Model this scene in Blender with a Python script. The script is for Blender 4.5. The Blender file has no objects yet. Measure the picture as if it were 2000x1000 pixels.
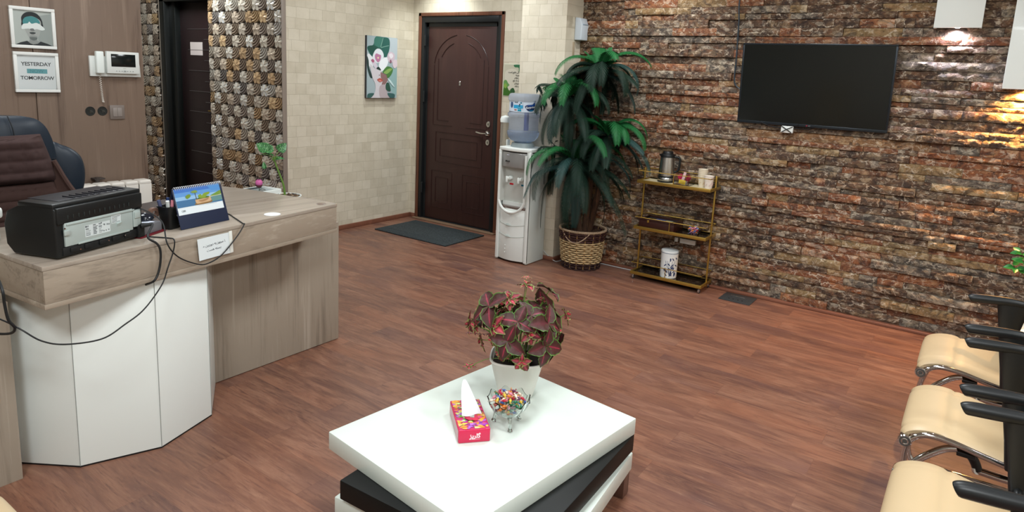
import bpy, bmesh, math, random
from math import sin, cos, pi, radians, sqrt, atan2, floor, ceil
from mathutils import Vector, Matrix, noise, geometry
random.seed(7)
sc = bpy.context.scene
COL = sc.collection
# ------------------------------------------------------------------ camera, light, exposure
F_PX, CY_PX, CAM_H = 1295.56, 376.0, 1.52
Rw = ((0.5818, -0.8120, 0.0466), (-0.1138, -0.1380, -0.9839), (0.8054, 0.5671, -0.1723))
def _rows(pitch, roll, yaw):
    cp, sp, cr, sr, cy, sy = cos(pitch), sin(pitch), cos(roll), sin(roll), cos(yaw), sin(yaw)
    f = Vector((sy*cp, cy*cp, -sp)); rt = Vector((cy, -sy, 0)); dn = f.cross(rt)
    return cr*rt + sr*dn, -sr*rt + cr*dn, f
_r, _d, _f = _rows(.1732, -.0473, .9573)
cam = bpy.data.objects.new('camera', bpy.data.cameras.new('camera')); COL.objects.link(cam)
cam.matrix_world = Matrix(((_r.x, -_d.x, -_f.x, 0), (_r.y, -_d.y, -_f.y, 0), (_r.z, -_d.z, -_f.z, CAM_H), (0, 0, 0, 1)))
cam.data.sensor_width = 36; cam.data.lens = F_PX/2000*36
cam.data.shift_y = -(500-CY_PX)/2000
cam.data.clip_start = .02
sc.camera = cam
sc.view_settings.view_transform = 'Standard'; sc.view_settings.look = 'None'
sc.view_settings.gamma = 1; sc.view_settings.use_curve_mapping = False
sc.view_settings.exposure = 0.50
wd = bpy.data.worlds.new('world'); sc.world = wd; wd.use_nodes = True
wd.node_tree.nodes['Background'].inputs[0].default_value = (.80, .90, 1, 1)
wd.node_tree.nodes['Background'].inputs[1].default_value = .35
def light(kind, name, loc, power, color=(1, 1, 1), size=.5, size_y=None, aim=None, **k):
    l = bpy.data.lights.new(name, kind); l.energy = power; l.color = color
    if kind == 'AREA':
        l.size = size
        if size_y: l.shape = 'RECTANGLE'; l.size_y = size_y
    else: l.shadow_soft_size = size
    for a, v in k.items(): setattr(l, a, v)
    o = bpy.data.objects.new(name, l); o.location = loc; COL.objects.link(o)
    if aim: o.rotation_euler = (Vector(aim)-Vector(loc)).to_track_quat('-Z', 'Y').to_euler()
    return o
CEIL = 2.72
for i, (x, y, p) in enumerate([(1.2, .9, 15), (3.2, 1.2, 31), (3.9, 3.6, 20), (1.3, 3.3, 17), (2.9, 5.9, 19), (-.6, .6, 48), (.6, -1.3, 30), (2.6, -1.2, 32)]):  # unseen panels for even room light; next-to-last added to brighten the desk
    light('AREA', 'ceiling_panel_fill_light', (x, y, CEIL-.035), p, (.93, .98, 1), .62, .62)
light('SPOT', 'ceiling_spot_light', (4.72, 4.35, CEIL-.04), 42, (.95, 1, .97), .03, aim=(4.95, 4.45, 1.6), spot_size=radians(85), spot_blend=.8)
light('SPOT', 'ceiling_spot_light', (4.3, 2.0, CEIL-.04), 30, (1, .98, .95), .03, aim=(4.85, 2.2, 1.2), spot_size=radians(95), spot_blend=.9)

# ------------------------------------------------------------------ helpers
def srgb(h):
    h = h.lstrip('#'); o = []
    for i in (0, 2, 4):
        v = int(h[i:i+2], 16)/255; o.append(v/12.92 if v <= .04045 else ((v+.055)/1.055)**2.4)
    return (*o, 1)
MATS = {}
def mat(name, color='#808080', rough=.5, metal=0, spec=.5, trans=0, ior=1.45, emit=None, estr=0, coat=0, sheen=0, alpha=1):
    if name in MATS: return MATS[name]
    m = bpy.data.materials.new(name); m.use_nodes = True; b = m.node_tree.nodes['Principled BSDF']
    c = srgb(color) if isinstance(color, str) else color
    b.inputs['Base Color'].default_value = c; b.inputs['Roughness'].default_value = rough
    b.inputs['Metallic'].default_value = metal; b.inputs['Specular IOR Level'].default_value = spec
    b.inputs['Transmission Weight'].default_value = trans; b.inputs['IOR'].default_value = ior
    b.inputs['Coat Weight'].default_value = coat; b.inputs['Alpha'].default_value = alpha
    if sheen: b.inputs['Sheen Weight'].default_value = sheen
    if emit: b.inputs['Emission Color'].default_value = srgb(emit); b.inputs['Emission Strength'].default_value = estr
    MATS[name] = m; return m
class NT:
    def __init__(s, m): s.m = m; s.t = m.node_tree; s.b = s.t.nodes['Principled BSDF']
    def n(s, typ, ins=None, **k):
        nd = s.t.nodes.new(typ)
        for a, v in k.items(): setattr(nd, a, v)
        for a, v in (ins or {}).items():
            if isinstance(v, bpy.types.NodeSocket): s.t.links.new(v, nd.inputs[a])
            else: nd.inputs[a].default_value = v
        return nd
    def link(s, a, b): s.t.links.new(a, b)
    def coord(s, scale=(1, 1, 1), rot=(0, 0, 0), loc=(0, 0, 0), src='Object'):
        tc = s.n('ShaderNodeTexCoord')
        return s.n('ShaderNodeMapping', {'Vector': tc.outputs[src], 'Scale': scale, 'Rotation': rot, 'Location': loc}).outputs[0]
    def noise(s, vec, scale, detail=4, rough=.5, dist=0):
        return s.n('ShaderNodeTexNoise', {'Vector': vec, 'Scale': scale, 'Detail': detail, 'Roughness': rough, 'Distortion': dist})
    def ramp(s, fac, stops, interp='LINEAR'):
        r = s.n('ShaderNodeValToRGB', {'Fac': fac}); cr = r.color_ramp; cr.interpolation = interp
        while len(cr.elements) < len(stops): cr.elements.new(.5)
        for e, (p, c) in zip(cr.elements, stops):
            e.position = p; e.color = srgb(c) if isinstance(c, str) else (c, c, c, 1)
        return r.outputs[0]
    def mix(s, fac, a, b, mode='MIX'):
        nd = s.n('ShaderNodeMix', data_type='RGBA', blend_type=mode)
        for i, v in ((0, fac), (6, a), (7, b)):
            if isinstance(v, bpy.types.NodeSocket): s.t.links.new(v, nd.inputs[i])
            else: nd.inputs[i].default_value = v if i == 0 else (srgb(v) if isinstance(v, str) else v)
        return nd.outputs[2]
    def math(s, op, a, b=0.0):
        nd = s.n('ShaderNodeMath', operation=op)
        for i, v in ((0, a), (1, b)):
            if isinstance(v, bpy.types.NodeSocket): s.t.links.new(v, nd.inputs[i])
            else: nd.inputs[i].default_value = v
        return nd.outputs[0]
    def bump(s, h, strength=.3, dist=.01):
        b = s.n('ShaderNodeBump', {'Height': h, 'Strength': strength, 'Distance': dist}); s.link(b.outputs[0], s.b.inputs['Normal'])
    def base(s, c): s.link(c, s.b.inputs['Base Color'])
    def rough(s, c): s.link(c, s.b.inputs['Roughness'])

def cr_pts(pts, n=6, closed=False):
    P = [Vector(p) for p in pts]; out = []; N = len(P)
    if N < 3 and not closed: return P
    rng = range(N) if closed else range(N-1)
    for i in rng:
        if closed: a, b, c, d = P[(i-1) % N], P[i], P[(i+1) % N], P[(i+2) % N]
        else: a, b, c, d = P[max(i-1, 0)], P[i], P[i+1], P[min(i+2, N-1)]
        for k in range(n):
            t = k/n
            out.append(.5*((2*b)+(c-a)*t+(2*a-5*b+4*c-d)*t*t+(3*b-a-3*c+d)*t**3))
    if not closed: out.append(P[-1])
    return out
class B:
    """collects geometry of one part; .mi is the material slot given to new faces"""
    def __init__(s): s.v = []; s.f = []; s.m = []; s.mi = 0; s.attr = None
    def add(s, vs, fs, M=None):
        o = len(s.v)
        s.v += [tuple(M @ Vector(v)) if M else tuple(v) for v in vs]
        s.f += [tuple(i+o for i in f) for f in fs]; s.m += [s.mi]*len(fs)
        return s
    def bm(s, bm, M=None):
        bm.verts.index_update(); s.add([v.co for v in bm.verts], [[v.index for v in f.verts] for f in bm.faces], M); bm.free(); return s
    def box(s, x0, x1, y0, y1, z0, z1, bev=0, seg=2, M=None):
        b = bmesh.new(); bmesh.ops.create_cube(b, size=1)
        for v in b.verts: v.co = Vector(((x0+x1)/2+v.co.x*(x1-x0), (y0+y1)/2+v.co.y*(y1-y0), (z0+z1)/2+v.co.z*(z1-z0)))
        if bev: bmesh.ops.bevel(b, geom=b.edges[:], offset=bev, segments=seg, affect='EDGES', profile=.5)
        return s.bm(b, M)
    def prism(s, poly, z0, z1, bev=0, seg=2, M=None):
        b = bmesh.new(); lo = [b.verts.new((p[0], p[1], z0)) for p in poly]; hi = [b.verts.new((p[0], p[1], z1)) for p in poly]; n = len(poly)
        b.faces.new(lo[::-1]); b.faces.new(hi)
        for i in range(n): b.faces.new((lo[i], lo[(i+1) % n], hi[(i+1) % n], hi[i]))
        bmesh.ops.recalc_face_normals(b, faces=b.faces[:])
        if bev: bmesh.ops.bevel(b, geom=[e for e in b.edges if e.calc_face_angle(0) > .5], offset=bev, segments=seg, affect='EDGES', profile=.5)
        return s.bm(b, M)
    def lathe(s, prof, seg=32, c=(0, 0, 0), rf=None, M=None):
        """prof: (radius, z) from first to last; rf(angle, z) multiplies the radius"""
        vs = []; fs = []; n = len(prof)
        for i in range(seg):
            a = 2*pi*i/seg
            for r, z in prof:
                k = rf(a, z) if rf else 1
                vs.append((c[0]+r*k*cos(a), c[1]+r*k*sin(a), c[2]+z))
        for i in range(seg):
            j = (i+1) % seg
            for k in range(n-1):
                if prof[k][0] < 1e-6 and prof[k+1][0] < 1e-6: continue
                fs.append((i*n+k, j*n+k, j*n+k+1, i*n+k+1))
        return s.add(vs, fs, M)
    def tube(s, pts, r, seg=8, n=1, closed=False, M=None, cap=True, flat=1.0):
        P = cr_pts(pts, n, closed) if n > 1 else [Vector(p) for p in pts]
        N = len(P); rr = r if callable(r) else (lambda t: r); vs = []; fs = []
        T = []
        for i in range(N):
            a = P[(i-1) % N] if closed or i else P[0]; b = P[(i+1) % N] if closed or i < N-1 else P[-1]
            t = (b-a); T.append(t.normalized() if t.length > 1e-9 else Vector((0, 0, 1)))
        up = Vector((0, 0, 1)) if abs(T[0].z) < .9 else Vector((1, 0, 0))
        nrm = (up-T[0]*up.dot(T[0])).normalized()
        for i in range(N):
            nrm = (nrm-T[i]*nrm.dot(T[i])); nrm = nrm.normalized() if nrm.length > 1e-6 else Vector((1, 0, 0)); bn = T[i].cross(nrm)
            q = rr(i/(N-1) if N > 1 else 0)
            for k in range(seg):
                a = 2*pi*k/seg; vs.append(P[i]+nrm*cos(a)*q*flat+bn*sin(a)*q)
        for i in range(N if closed else N-1):
            j = (i+1) % N
            for k in range(seg): fs.append((i*seg+k, i*seg+(k+1) % seg, j*seg+(k+1) % seg, j*seg+k))
        if cap and not closed: fs += [tuple(range(seg))[::-1], tuple((N-1)*seg+k for k in range(seg))]
        return s.add(vs, fs, M)
    def cyl(s, a, b, r, seg=20, r2=None, bev=0):
        a, b = Vector(a), Vector(b); r2 = r if r2 is None else r2; L = (b-a).length
        M = Matrix.Translation(a) @ (b-a).to_track_quat('Z', 'Y').to_matrix().to_4x4()
        e = min(bev, r*.9, r2*.9) if bev else 0
        pr = [(0, 0), (r-e, 0), (r, e), (r2, L-e), (r2-e, L), (0, L)] if e else [(0, 0), (r, 0), (r2, L), (0, L)]
        return s.lathe(pr, seg, M=M)
    def sphere(s, c, r, seg=12, sc3=(1, 1, 1), M=None):
        b = bmesh.new(); bmesh.ops.create_uvsphere(b, u_segments=seg, v_segments=max(6, seg*2//3), radius=1)
        for v in b.verts: v.co = Vector((c[0]+v.co.x*r*sc3[0], c[1]+v.co.y*r*sc3[1], c[2]+v.co.z*r*sc3[2]))
        return s.bm(b, M)
    def sheet(s, rows, M=None, close=False):
        n = len(rows[0]); vs = [p for r in rows for p in r]
        fs = [(i*n+k, i*n+k+1, (i+1)*n+k+1, (i+1)*n+k) for i in range(len(rows)-1) for k in range(n-1)]
        return s.add(vs, fs, M)
    def poly(s, pts, M=None):
        """flat filled outline in xy"""
        P = [Vector((p[0], p[1], p[2] if len(p) > 2 else 0)) for p in pts]
        tris = geometry.tessellate_polygon([P])
        fs = []
        for t in tris:
            a, b, c = (P[i] for i in t)
            fs.append(tuple(t) if (b-a).cross(c-a).z > 0 else tuple(t)[::-1])
        return s.add(P, fs, M)
    def mesh(s, name, mats, off=(0, 0, 0), smooth=38, weld=True):
        me = bpy.data.meshes.new(name); me.from_pydata([(v[0]-off[0], v[1]-off[1], v[2]-off[2]) for v in s.v], [], s.f)
        for m in mats: me.materials.append(m)
        if len(mats) > 1: me.polygons.foreach_set('material_index', s.m)
        if s.attr:
            a = me.attributes.new('col', 'FLOAT_COLOR', 'POINT'); a.data.foreach_set('color', [c for q in s.attr for c in q])
        elif weld:
            b = bmesh.new(); b.from_mesh(me); bmesh.ops.remove_doubles(b, verts=b.verts[:], dist=1e-6); bmesh.ops.recalc_face_normals(b, faces=b.faces[:]); b.to_mesh(me); b.free()
        if smooth:
            me.polygons.foreach_set('use_smooth', [True]*len(me.polygons)); me.set_sharp_from_angle(angle=radians(smooth))
        me.update(); return me
def base_of(o):
    v = Vector((0, 0, 0))
    while o: v += Vector(o.location); o = o.parent
    return v
def thing(name, label, cat, loc=(0, 0, 0), rotz=0, group=None):
    o = bpy.data.objects.new(name, None); o.empty_display_size = .05; COL.objects.link(o); o.location = loc; o.rotation_euler = (0, 0, rotz)
    o['label'] = label; o['category'] = cat
    if group: o['group'] = group
    return o
def part(name, b, mats, parent, local=False, smooth=38, label=None, weld=True):
    """world coordinates unless local"""
    if not isinstance(mats, (list, tuple)): mats = [mats]
    off = (0, 0, 0) if local or parent is None else base_of(parent)
    o = bpy.data.objects.new(name, b.mesh(name, mats, off, smooth, weld)); COL.objects.link(o); o.parent = parent
    if label: o['label'] = label
    return o
def solo(name, b, mats, label, cat, loc=None, group=None, smooth=38, weld=True):
    if not isinstance(mats, (list, tuple)): mats = [mats]
    off = loc or (0, 0, 0)
    o = bpy.data.objects.new(name, b.mesh(name, mats, off, smooth, weld)); COL.objects.link(o); o.location = off
    o['label'] = label; o['category'] = cat
    if group: o['group'] = group
    return o
def struct(name, b, mats, parent=None, smooth=38, weld=True):
    o = part(name, b, mats, parent, smooth=smooth, weld=weld)
    if parent is None: o['kind'] = 'structure'
    return o
def copy_tree(o, parent=None, loc=None, rotz=None, label=None):
    c = o.copy(); COL.objects.link(c); c.parent = parent
    if loc is not None: c.location = loc
    if rotz is not None: c.rotation_euler = (0, 0, rotz)
    if label: c['label'] = label
    for ch in list(o.children): copy_tree(ch, c)
    return c
# frame with x=right, y=up on a surface, z=out of it
def frame(o, right, up):
    r = Vector(right).normalized(); u = Vector(up); u = (u-r*u.dot(r)).normalized(); n = r.cross(u)
    return Matrix(((r.x, u.x, n.x, o[0]), (r.y, u.y, n.y, o[1]), (r.z, u.z, n.z, o[2]), (0, 0, 0, 1)))
_AR = {}
for _b, _cs in {0xFE8D: 'ا', 0xFE8F: 'ب', 0xFE93: 'ة', 0xFE95: 'ت', 0xFE99: 'ث', 0xFE9D: 'ج', 0xFEA1: 'ح', 0xFEA5: 'خ', 0xFEA9: 'د', 0xFEAB: 'ذ', 0xFEAD: 'ر', 0xFEAF: 'ز', 0xFEB1: 'س', 0xFEB5: 'ش', 0xFEB9: 'ص', 0xFEBD: 'ض', 0xFEC1: 'ط', 0xFEC5: 'ظ', 0xFEC9: 'ع', 0xFECD: 'غ', 0xFED1: 'ف', 0xFED5: 'ق', 0xFEDD: 'ل', 0xFEE1: 'م', 0xFEE5: 'ن', 0xFEE9: 'ه', 0xFEED: 'و', 0xFBFC: 'ی', 0xFB8E: 'ک', 0xFB92: 'گ', 0xFB56: 'پ', 0xFB7A: 'چ'}.items(): _AR[_cs] = _b
_NOJOIN = 'اةدذرزو'
def persian(t):
    out = []
    for w in t.split(' '):
        g = []
        for i, ch in enumerate(w):
            if ch not in _AR: g.append(ch); continue
            prev = i > 0 and w[i-1] in _AR and w[i-1] not in _NOJOIN
            nxt = i < len(w)-1 and w[i+1] in _AR and ch not in _NOJOIN
            k = 3 if prev and nxt else 1 if prev else 2 if nxt else 0
            g.append(chr(_AR[ch]+k))
        out.append(''.join(g[::-1]))
    return ' '.join(out[::-1])
def text_into(b, s, size, M, align='CENTER', ext=.0004, space=1.0, shear=0, bold=0):
    cu = bpy.data.curves.new('t', 'FONT'); cu.body = s; cu.size = size; cu.align_x = align; cu.align_y = 'CENTER'
    cu.extrude = ext; cu.space_character = space; cu.shear = shear; cu.resolution_u = 3; cu.offset = bold
    ob = bpy.data.objects.new('t', cu); COL.objects.link(ob)
    dg = bpy.context.evaluated_depsgraph_get(); dg.update()
    me = bpy.data.meshes.new_from_object(ob.evaluated_get(dg))
    b.add([v.co for v in me.vertices], [tuple(p.vertices) for p in me.polygons], M)
    bpy.data.objects.remove(ob); bpy.data.curves.remove(cu); bpy.data.meshes.remove(me)
    return b
def flat_art(parent, name, M, W, H, size, layers, z=.0006, smooth_n=5, label=None):
    """print made of coloured shapes. layers: (colour, points in source px, smooth?) ; size = source px extent; y down"""
    b = B(); mats = []; idx = {}
    for li, (c, pts, sm) in enumerate(layers):
        if c not in idx: idx[c] = len(mats); mats.append(mat('print_'+c.strip('#'), c, .55))
        b.mi = idx[c]
        P = [((p[0]/size[0]-.5)*W, (.5-p[1]/size[1])*H) for p in pts]
        if sm: P = [(q.x, q.y) for q in cr_pts([(x, y, 0) for x, y in P], smooth_n, True)]
        P = [(min(max(x, -W/2), W/2), min(max(y, -H/2), H/2)) for x, y in P]
        Q = [P[0]]
        for p in P[1:]:
            if abs(p[0]-Q[-1][0])+abs(p[1]-Q[-1][1]) > 1e-5: Q.append(p)
        b.poly([(x, y, z*(li+1)*.25) for x, y in Q], M)
    return part(name, b, mats, parent, smooth=0, label=label, weld=False)
# ------------------------------------------------------------------ shared materials
def wood(name, c, scale=1.0, axis='Z', rough=.45, contrast=1.0, rot=0.0):
    """c: dark, mid, light; grain runs along axis"""
    m = mat(name, c[1], rough); t = NT(m)
    st = {'X': (.35, 6, 6), 'Y': (6, .35, 6), 'Z': (6, 6, .35)}[axis]
    v = t.coord(tuple(q*scale for q in st), rot=(0, rot, 0) if axis != 'Y' else (rot, 0, 0))
    n1 = t.noise(v, 1.6, 6, .55, .9); v2 = t.coord(tuple(q*scale*7 if q > 1 else q*scale*2.5 for q in st)); n2 = t.noise(v2, 2.2, 5, .6, .2)
    f = t.math('ADD', t.math('MULTIPLY', n1.outputs[0], .72), t.math('MULTIPLY', n2.outputs[0], .28))
    t.base(t.ramp(f, [(.33, c[0]), (.47, c[1]), (.56, c[1]), (.68, c[2])]))
    t.bump(n2.outputs[0], .12, .002); return m
M_OAK = wood('taupe_oak_upright', ('#776d60', '#9c9182', '#b4aa9c'), 1.3, 'Z')
M_OAKX = wood('taupe_oak_lengthwise', ('#796e61', '#9d9080', '#b5a99a'), 1.3, 'X')
M_OAKTOP = wood('taupe_oak_top', ('#867b70', '#a2978a', '#b5aba0'), 1.3, 'X', rough=.22)
M_PANEL = wood('brown_oak_wall_panel', ('#5c4b40', '#7b685a', '#8f7c6d'), 1.5, 'Z')
M_DOOR = wood('dark_walnut_door', ('#321d1b', '#3a2421', '#422a26'), 1.6, 'Z', rough=.42)
M_DOOR2 = mat('dark_wenge_door', '#2a1c1d', .4)
M_WHITE = mat('white_lacquer', '#e9f0ec', .28, coat=.2)
M_WHITEM = mat('white_matt', '#e2e4e0', .6)
M_PLASTIC = mat('white_plastic', '#dfe3df', .35)
M_BLACK = mat('black_plastic', '#101314', .42)
M_BLACKG = mat('black_gloss', '#0a0c0c', .12)
M_CHROME = mat('chrome', '#c9c9c9', .08, 1)
M_STEEL = mat('brushed_steel', '#c4c4c2', .25, 1)
M_GOLD = mat('brass_gold', '#b5964a', .32, .85)
M_FRAME = mat('black_steel_frame', '#15181a', .45)
M_GLASS = mat('clear_glass', '#ffffff', .03, trans=1, ior=1.45)
M_CABLE = mat('black_cable_rubber', '#15181a', .5)
M_GROOVE = mat('door_groove', '#1d1010', .6)
# wallpaper of soft stone blocks
def wallpaper(name, rot):
    m = mat(name, '#cfc7b4', .85); t = NT(m)
    sx = t.n('ShaderNodeSeparateXYZ', {0: t.coord()}); v = t.n('ShaderNodeCombineXYZ', {0: sx.outputs[rot], 1: sx.outputs[2]}).outputs[0]
    w = t.noise(t.coord(), 6, 2); wv = t.n('ShaderNodeVectorMath', {0: v}, operation='ADD')
    sc3 = t.n('ShaderNodeVectorMath', {0: w.outputs['Color']}, operation='SCALE'); sc3.inputs['Scale'].default_value = .018; t.link(sc3.outputs[0], wv.inputs[1])
    br = t.n('ShaderNodeTexBrick', {'Vector': wv.outputs[0], 'Color1': srgb('#d4ccba'), 'Color2': srgb('#bfb6a2'), 'Mortar': srgb('#a89f8b'), 'Scale': 1, 'Mortar Size': .002, 'Mortar Smooth': .5, 'Bias': -.1, 'Brick Width': .108, 'Row Height': .092}, offset=.37, squash=1.25, squash_frequency=3)
    n = t.noise(t.coord(), 9, 5, .65)
    c = t.mix(.35, br.outputs[0], t.ramp(n.outputs[0], [(.3, '#b9b09b'), (.55, '#cfc7b4'), (.75, '#d9d2c1')]))
    t.base(c); t.bump(t.math('ADD', t.math('MULTIPLY', br.outputs[1], -1), t.math('MULTIPLY', n.outputs[0], .4)), .25, .004); return m
M_WPX = wallpaper('cream_stone_wallpaper_x', 0)        # wall in the xz plane
M_WPY = wallpaper('cream_stone_wallpaper_y', 1)
# floor
m = M_FLOOR = mat('red_brown_plank_floor', '#8e5843', .36); t = NT(m)
vf = t.coord((1, 1, 1), rot=(0, 0, radians(90)))
br = t.n('ShaderNodeTexBrick', {'Vector': vf, 'Color1': (0, 0, 0, 1), 'Color2': (1, 1, 1, 1), 'Mortar': (.5, .5, .5, 1), 'Scale': 1, 'Mortar Size': .0007, 'Brick Width': .92, 'Row Height': .15}, offset=.43, squash=1)
hsep = t.n('ShaderNodeSeparateColor', {0: br.outputs[0]})
off = t.n('ShaderNodeCombineXYZ', {0: t.math('MULTIPLY', hsep.outputs[0], 7), 1: t.math('MULTIPLY', hsep.outputs[0], 13), 2: t.math('MULTIPLY', hsep.outputs[0], 23)})
def _v(sc_): return t.n('ShaderNodeVectorMath', {0: t.coord(sc_), 1: off.outputs[0]}, operation='ADD').outputs[0]
n1 = t.noise(_v((7, 1.6, 5)), 1.3, 9, .66, 1.3); n2 = t.noise(_v((60, 4, 5)), 1.5, 6, .7, .8); n3 = t.noise(_v((3.2, 1.3, 5)), 1.1, 3, .5); n4 = t.noise(_v((22, 9, 5)), 1.6, 6, .7, 1.5)
c = t.ramp(n1.outputs[0], [(.28, '#583a35'), (.42, '#6e4a3d'), (.52, '#7e5645'), (.62, '#8c6350'), (.76, '#a1775f')])
c = t.mix(t.ramp(n3.outputs[0], [(.32, .75), (.48, 0.0), (1, 0.0)]), c, '#644540')
c = t.mix(t.ramp(n3.outputs[0], [(.52, 0.0), (.70, .45), (1, .6)]), c, '#935c43')
c = t.mix(t.ramp(n2.outputs[0], [(.34, .7), (.48, 0.0), (1, 0.0)]), c, '#4e322e')
c = t.mix(t.ramp(n2.outputs[0], [(.56, 0.0), (.72, .26), (1, .4)]), c, '#b99376')
c = t.mix(t.ramp(n4.outputs[0], [(.26, .65), (.38, 0.0), (1, 0.0)]), c, '#4a302c')
c = t.mix(t.math('MULTIPLY', hsep.outputs[0], .16), c, '#a56a50')
hs_ = t.n('ShaderNodeHueSaturation', {'Color': t.mix(t.math('MULTIPLY', br.outputs[1], .35), c, '#40231d'), 'Saturation': .97, 'Hue': .503, 'Value': .92}); t.base(hs_.outputs[0]); t.rough(t.ramp(n1.outputs[0], [(.3, .34), (.7, .46)])); t.bump(n2.outputs[0], .12, .002)
# split marble
m = M_STONE = mat('split_emperador_marble', '#6b4a38', .5); t = NT(m)
at = t.n('ShaderNodeAttribute', attribute_name='col'); sep = t.n('ShaderNodeSeparateColor', {0: at.outputs['Color']})
offs = t.n('ShaderNodeVectorMath', {0: at.outputs['Color'], 1: (37, 51, 29)}, operation='MULTIPLY')
vv = t.n('ShaderNodeVectorMath', {0: t.coord((1, 1, 1.5)), 1: offs.outputs[0]}, operation='ADD').outputs[0]
a1 = t.noise(vv, 9, 8, .72, 1.4); a2 = t.noise(vv, 26, 6, .7, 1.0); a3 = t.noise(vv, 5.5, 5, .6, 2.6)
vor = t.n('ShaderNodeTexVoronoi', {'Vector': t.n('ShaderNodeVectorMath', {0: vv, 1: t.n('ShaderNodeVectorMath', {0: a2.outputs['Color'], 1: (.07, .07, .07)}, operation='MULTIPLY').outputs[0]}, operation='ADD').outputs[0], 'Scale': 15}, feature='DISTANCE_TO_EDGE')
dark = t.ramp(a1.outputs[0], [(.30, '#1f1510'), (.42, '#3c291d'), (.52, '#5d4430'), (.61, '#83654a'), (.72, '#b4987a')])
red = t.ramp(a1.outputs[0], [(.30, '#3c1d0f'), (.42, '#6b3a20'), (.54, '#955832'), (.64, '#b57b4e'), (.74, '#c89c74')])
tan = t.ramp(a1.outputs[0], [(.30, '#4a3724'), (.45, '#83673f'), (.58, '#a88c60'), (.72, '#cdb994')])
gry = t.ramp(a1.outputs[0], [(.30, '#26221f'), (.44, '#4c443c'), (.56, '#847869'), (.70, '#c4b9a5')])
c = t.mix(t.ramp(sep.outputs[0], [(.48, 0.0), (.54, 1.0)]), dark, red)
c = t.mix(t.ramp(sep.outputs[0], [(.74, 0.0), (.77, 1.0)]), c, tan)
c = t.mix(t.ramp(sep.outputs[0], [(.86, 0.0), (.88, 1.0)]), c, gry)
c = t.mix(t.ramp(a3.outputs[0], [(.54, 0.0), (.64, .7)]), c, '#2c211c')
cel = t.n('ShaderNodeTexVoronoi', {'Vector': t.n('ShaderNodeVectorMath', {0: vv, 1: t.n('ShaderNodeVectorMath', {0: a2.outputs['Color'], 1: (.06, .06, .06)}, operation='MULTIPLY').outputs[0]}, operation='ADD').outputs[0], 'Scale': 24, 'Randomness': 1.0})
cs_ = t.n('ShaderNodeSeparateColor', {0: cel.outputs['Color']})
patch = t.ramp(cs_.outputs[0], [(.0, '#1c1410'), (.2, '#35241a'), (.42, '#5c3d28'), (.58, '#85583a'), (.72, '#8a7355'), (.85, '#b9a382'), (.94, '#d8ccb6')], 'CONSTANT')
c = t.mix(t.math('MULTIPLY', t.ramp(a1.outputs[0], [(.35, .15), (.6, .75)]), .52), c, patch)
vein = t.ramp(vor.outputs['Distance'], [(.0, 1.0), (.03, .8), (.06, 0.0)])
vmask = t.ramp(a3.outputs[0], [(.36, 1.0), (.54, 0.0)])
c = t.mix(t.math('MULTIPLY', t.math('MULTIPLY', vein, vmask), .95), c, '#d3c4ae')
c = t.mix(t.ramp(a2.outputs[0], [(.57, 0.0), (.68, .75)]), c, '#c4b39c')
c = t.mix(t.ramp(a2.outputs[0], [(.30, .8), (.43, 0.0)]), c, '#241915')
t.base(c); t.rough(t.ramp(a1.outputs[0], [(.3, .35), (.7, .6)]))
t.bump(t.math('ADD', a2.outputs[0], t.math('MULTIPLY', a1.outputs[0], 1.2)), .75, .012)
# stamped shell tiles
m = M_SHELL = mat('stamped_shell_tile', '#8a7460', .3); t = NT(m)
at = t.n('ShaderNodeAttribute', attribute_name='col'); nz = t.noise(t.coord(), 30, 4, .6)
c = t.mix(t.ramp(nz.outputs[0], [(.3, .35), (.6, 0.0)]), at.outputs['Color'], '#8b7d73', 'MULTIPLY')
t.base(c); t.b.inputs['Metallic'].default_value = .15; t.b.inputs['Coat Weight'].default_value = .3; t.bump(nz.outputs[0], .15, .003)
m = M_CEIL = mat('white_ceiling_paint', '#e9ebe8', .9)
M_SIDE = mat('pale_painted_wall', '#cfcabd', .9)
# ------------------------------------------------------------------ room shell
XS, XD, XP, YP, XT, YW = 4.93, 5.05, 4.656, 4.88, 3.514, 4.40
b = B(); b.box(-2.2, 5.3, -2.6, 7.9, -.06, 0); struct('floor', b, M_FLOOR)
b = B(); b.box(-2.2, 5.3, -2.6, 7.9, CEIL, CEIL+.06); struct('ceiling', b, M_CEIL)
# entrance wall, pillar
DY0, DY1, DZ = 3.745, 4.775, 2.085     # frame opening of the entrance door
b = B(); b.box(XD, XD+.25, 3.2, DY0, 0, CEIL); b.box(XD, XD+.25, DY1, YP+.1, 0, CEIL); b.box(XD, XD+.25, DY0, DY1, DZ, CEIL); struct('wall_back', b, M_WPY)
b = B(); b.box(XP, XD+.2, 2.826, 3.262, 0, CEIL, .004); struct('wall_pillar', b, M_WPY)
b = B(); b.box(XT+.012, XD+.25, YP, YP+.12, 0, CEIL); struct('wall_left', b, M_WPX)
b = B(); b.box(XT-.03, XT+.014, YP-.006, YP-.0005, 0, CEIL, .001); struct('trim_1', b, mat('taupe_corner_trim', '#8d8177', .4))
b = B(); b.box(-2.2, 5.3, -2.66, -2.6, 0, CEIL); struct('wall_front', b, M_SIDE)
b = B(); b.box(-2.26, -2.2, -2.6, 7.9, 0, CEIL); struct('wall_near', b, M_SIDE)
b = B(); b.box(-2.2, 5.3, 7.9, 7.96, 0, CEIL); struct('wall_far', b, M_SIDE)
# office partition of wood panels
b = B(); b.box(-2.2, .82, YW, YW+.03, 0, CEIL, .0015); b.box(.824, 1.521, YW, YW+.03, 0, CEIL, .0015); b.box(1.525, 2.121, YW, YW+.03, 0, CEIL, .0015); struct('wall_office', b, M_PANEL)
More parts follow.
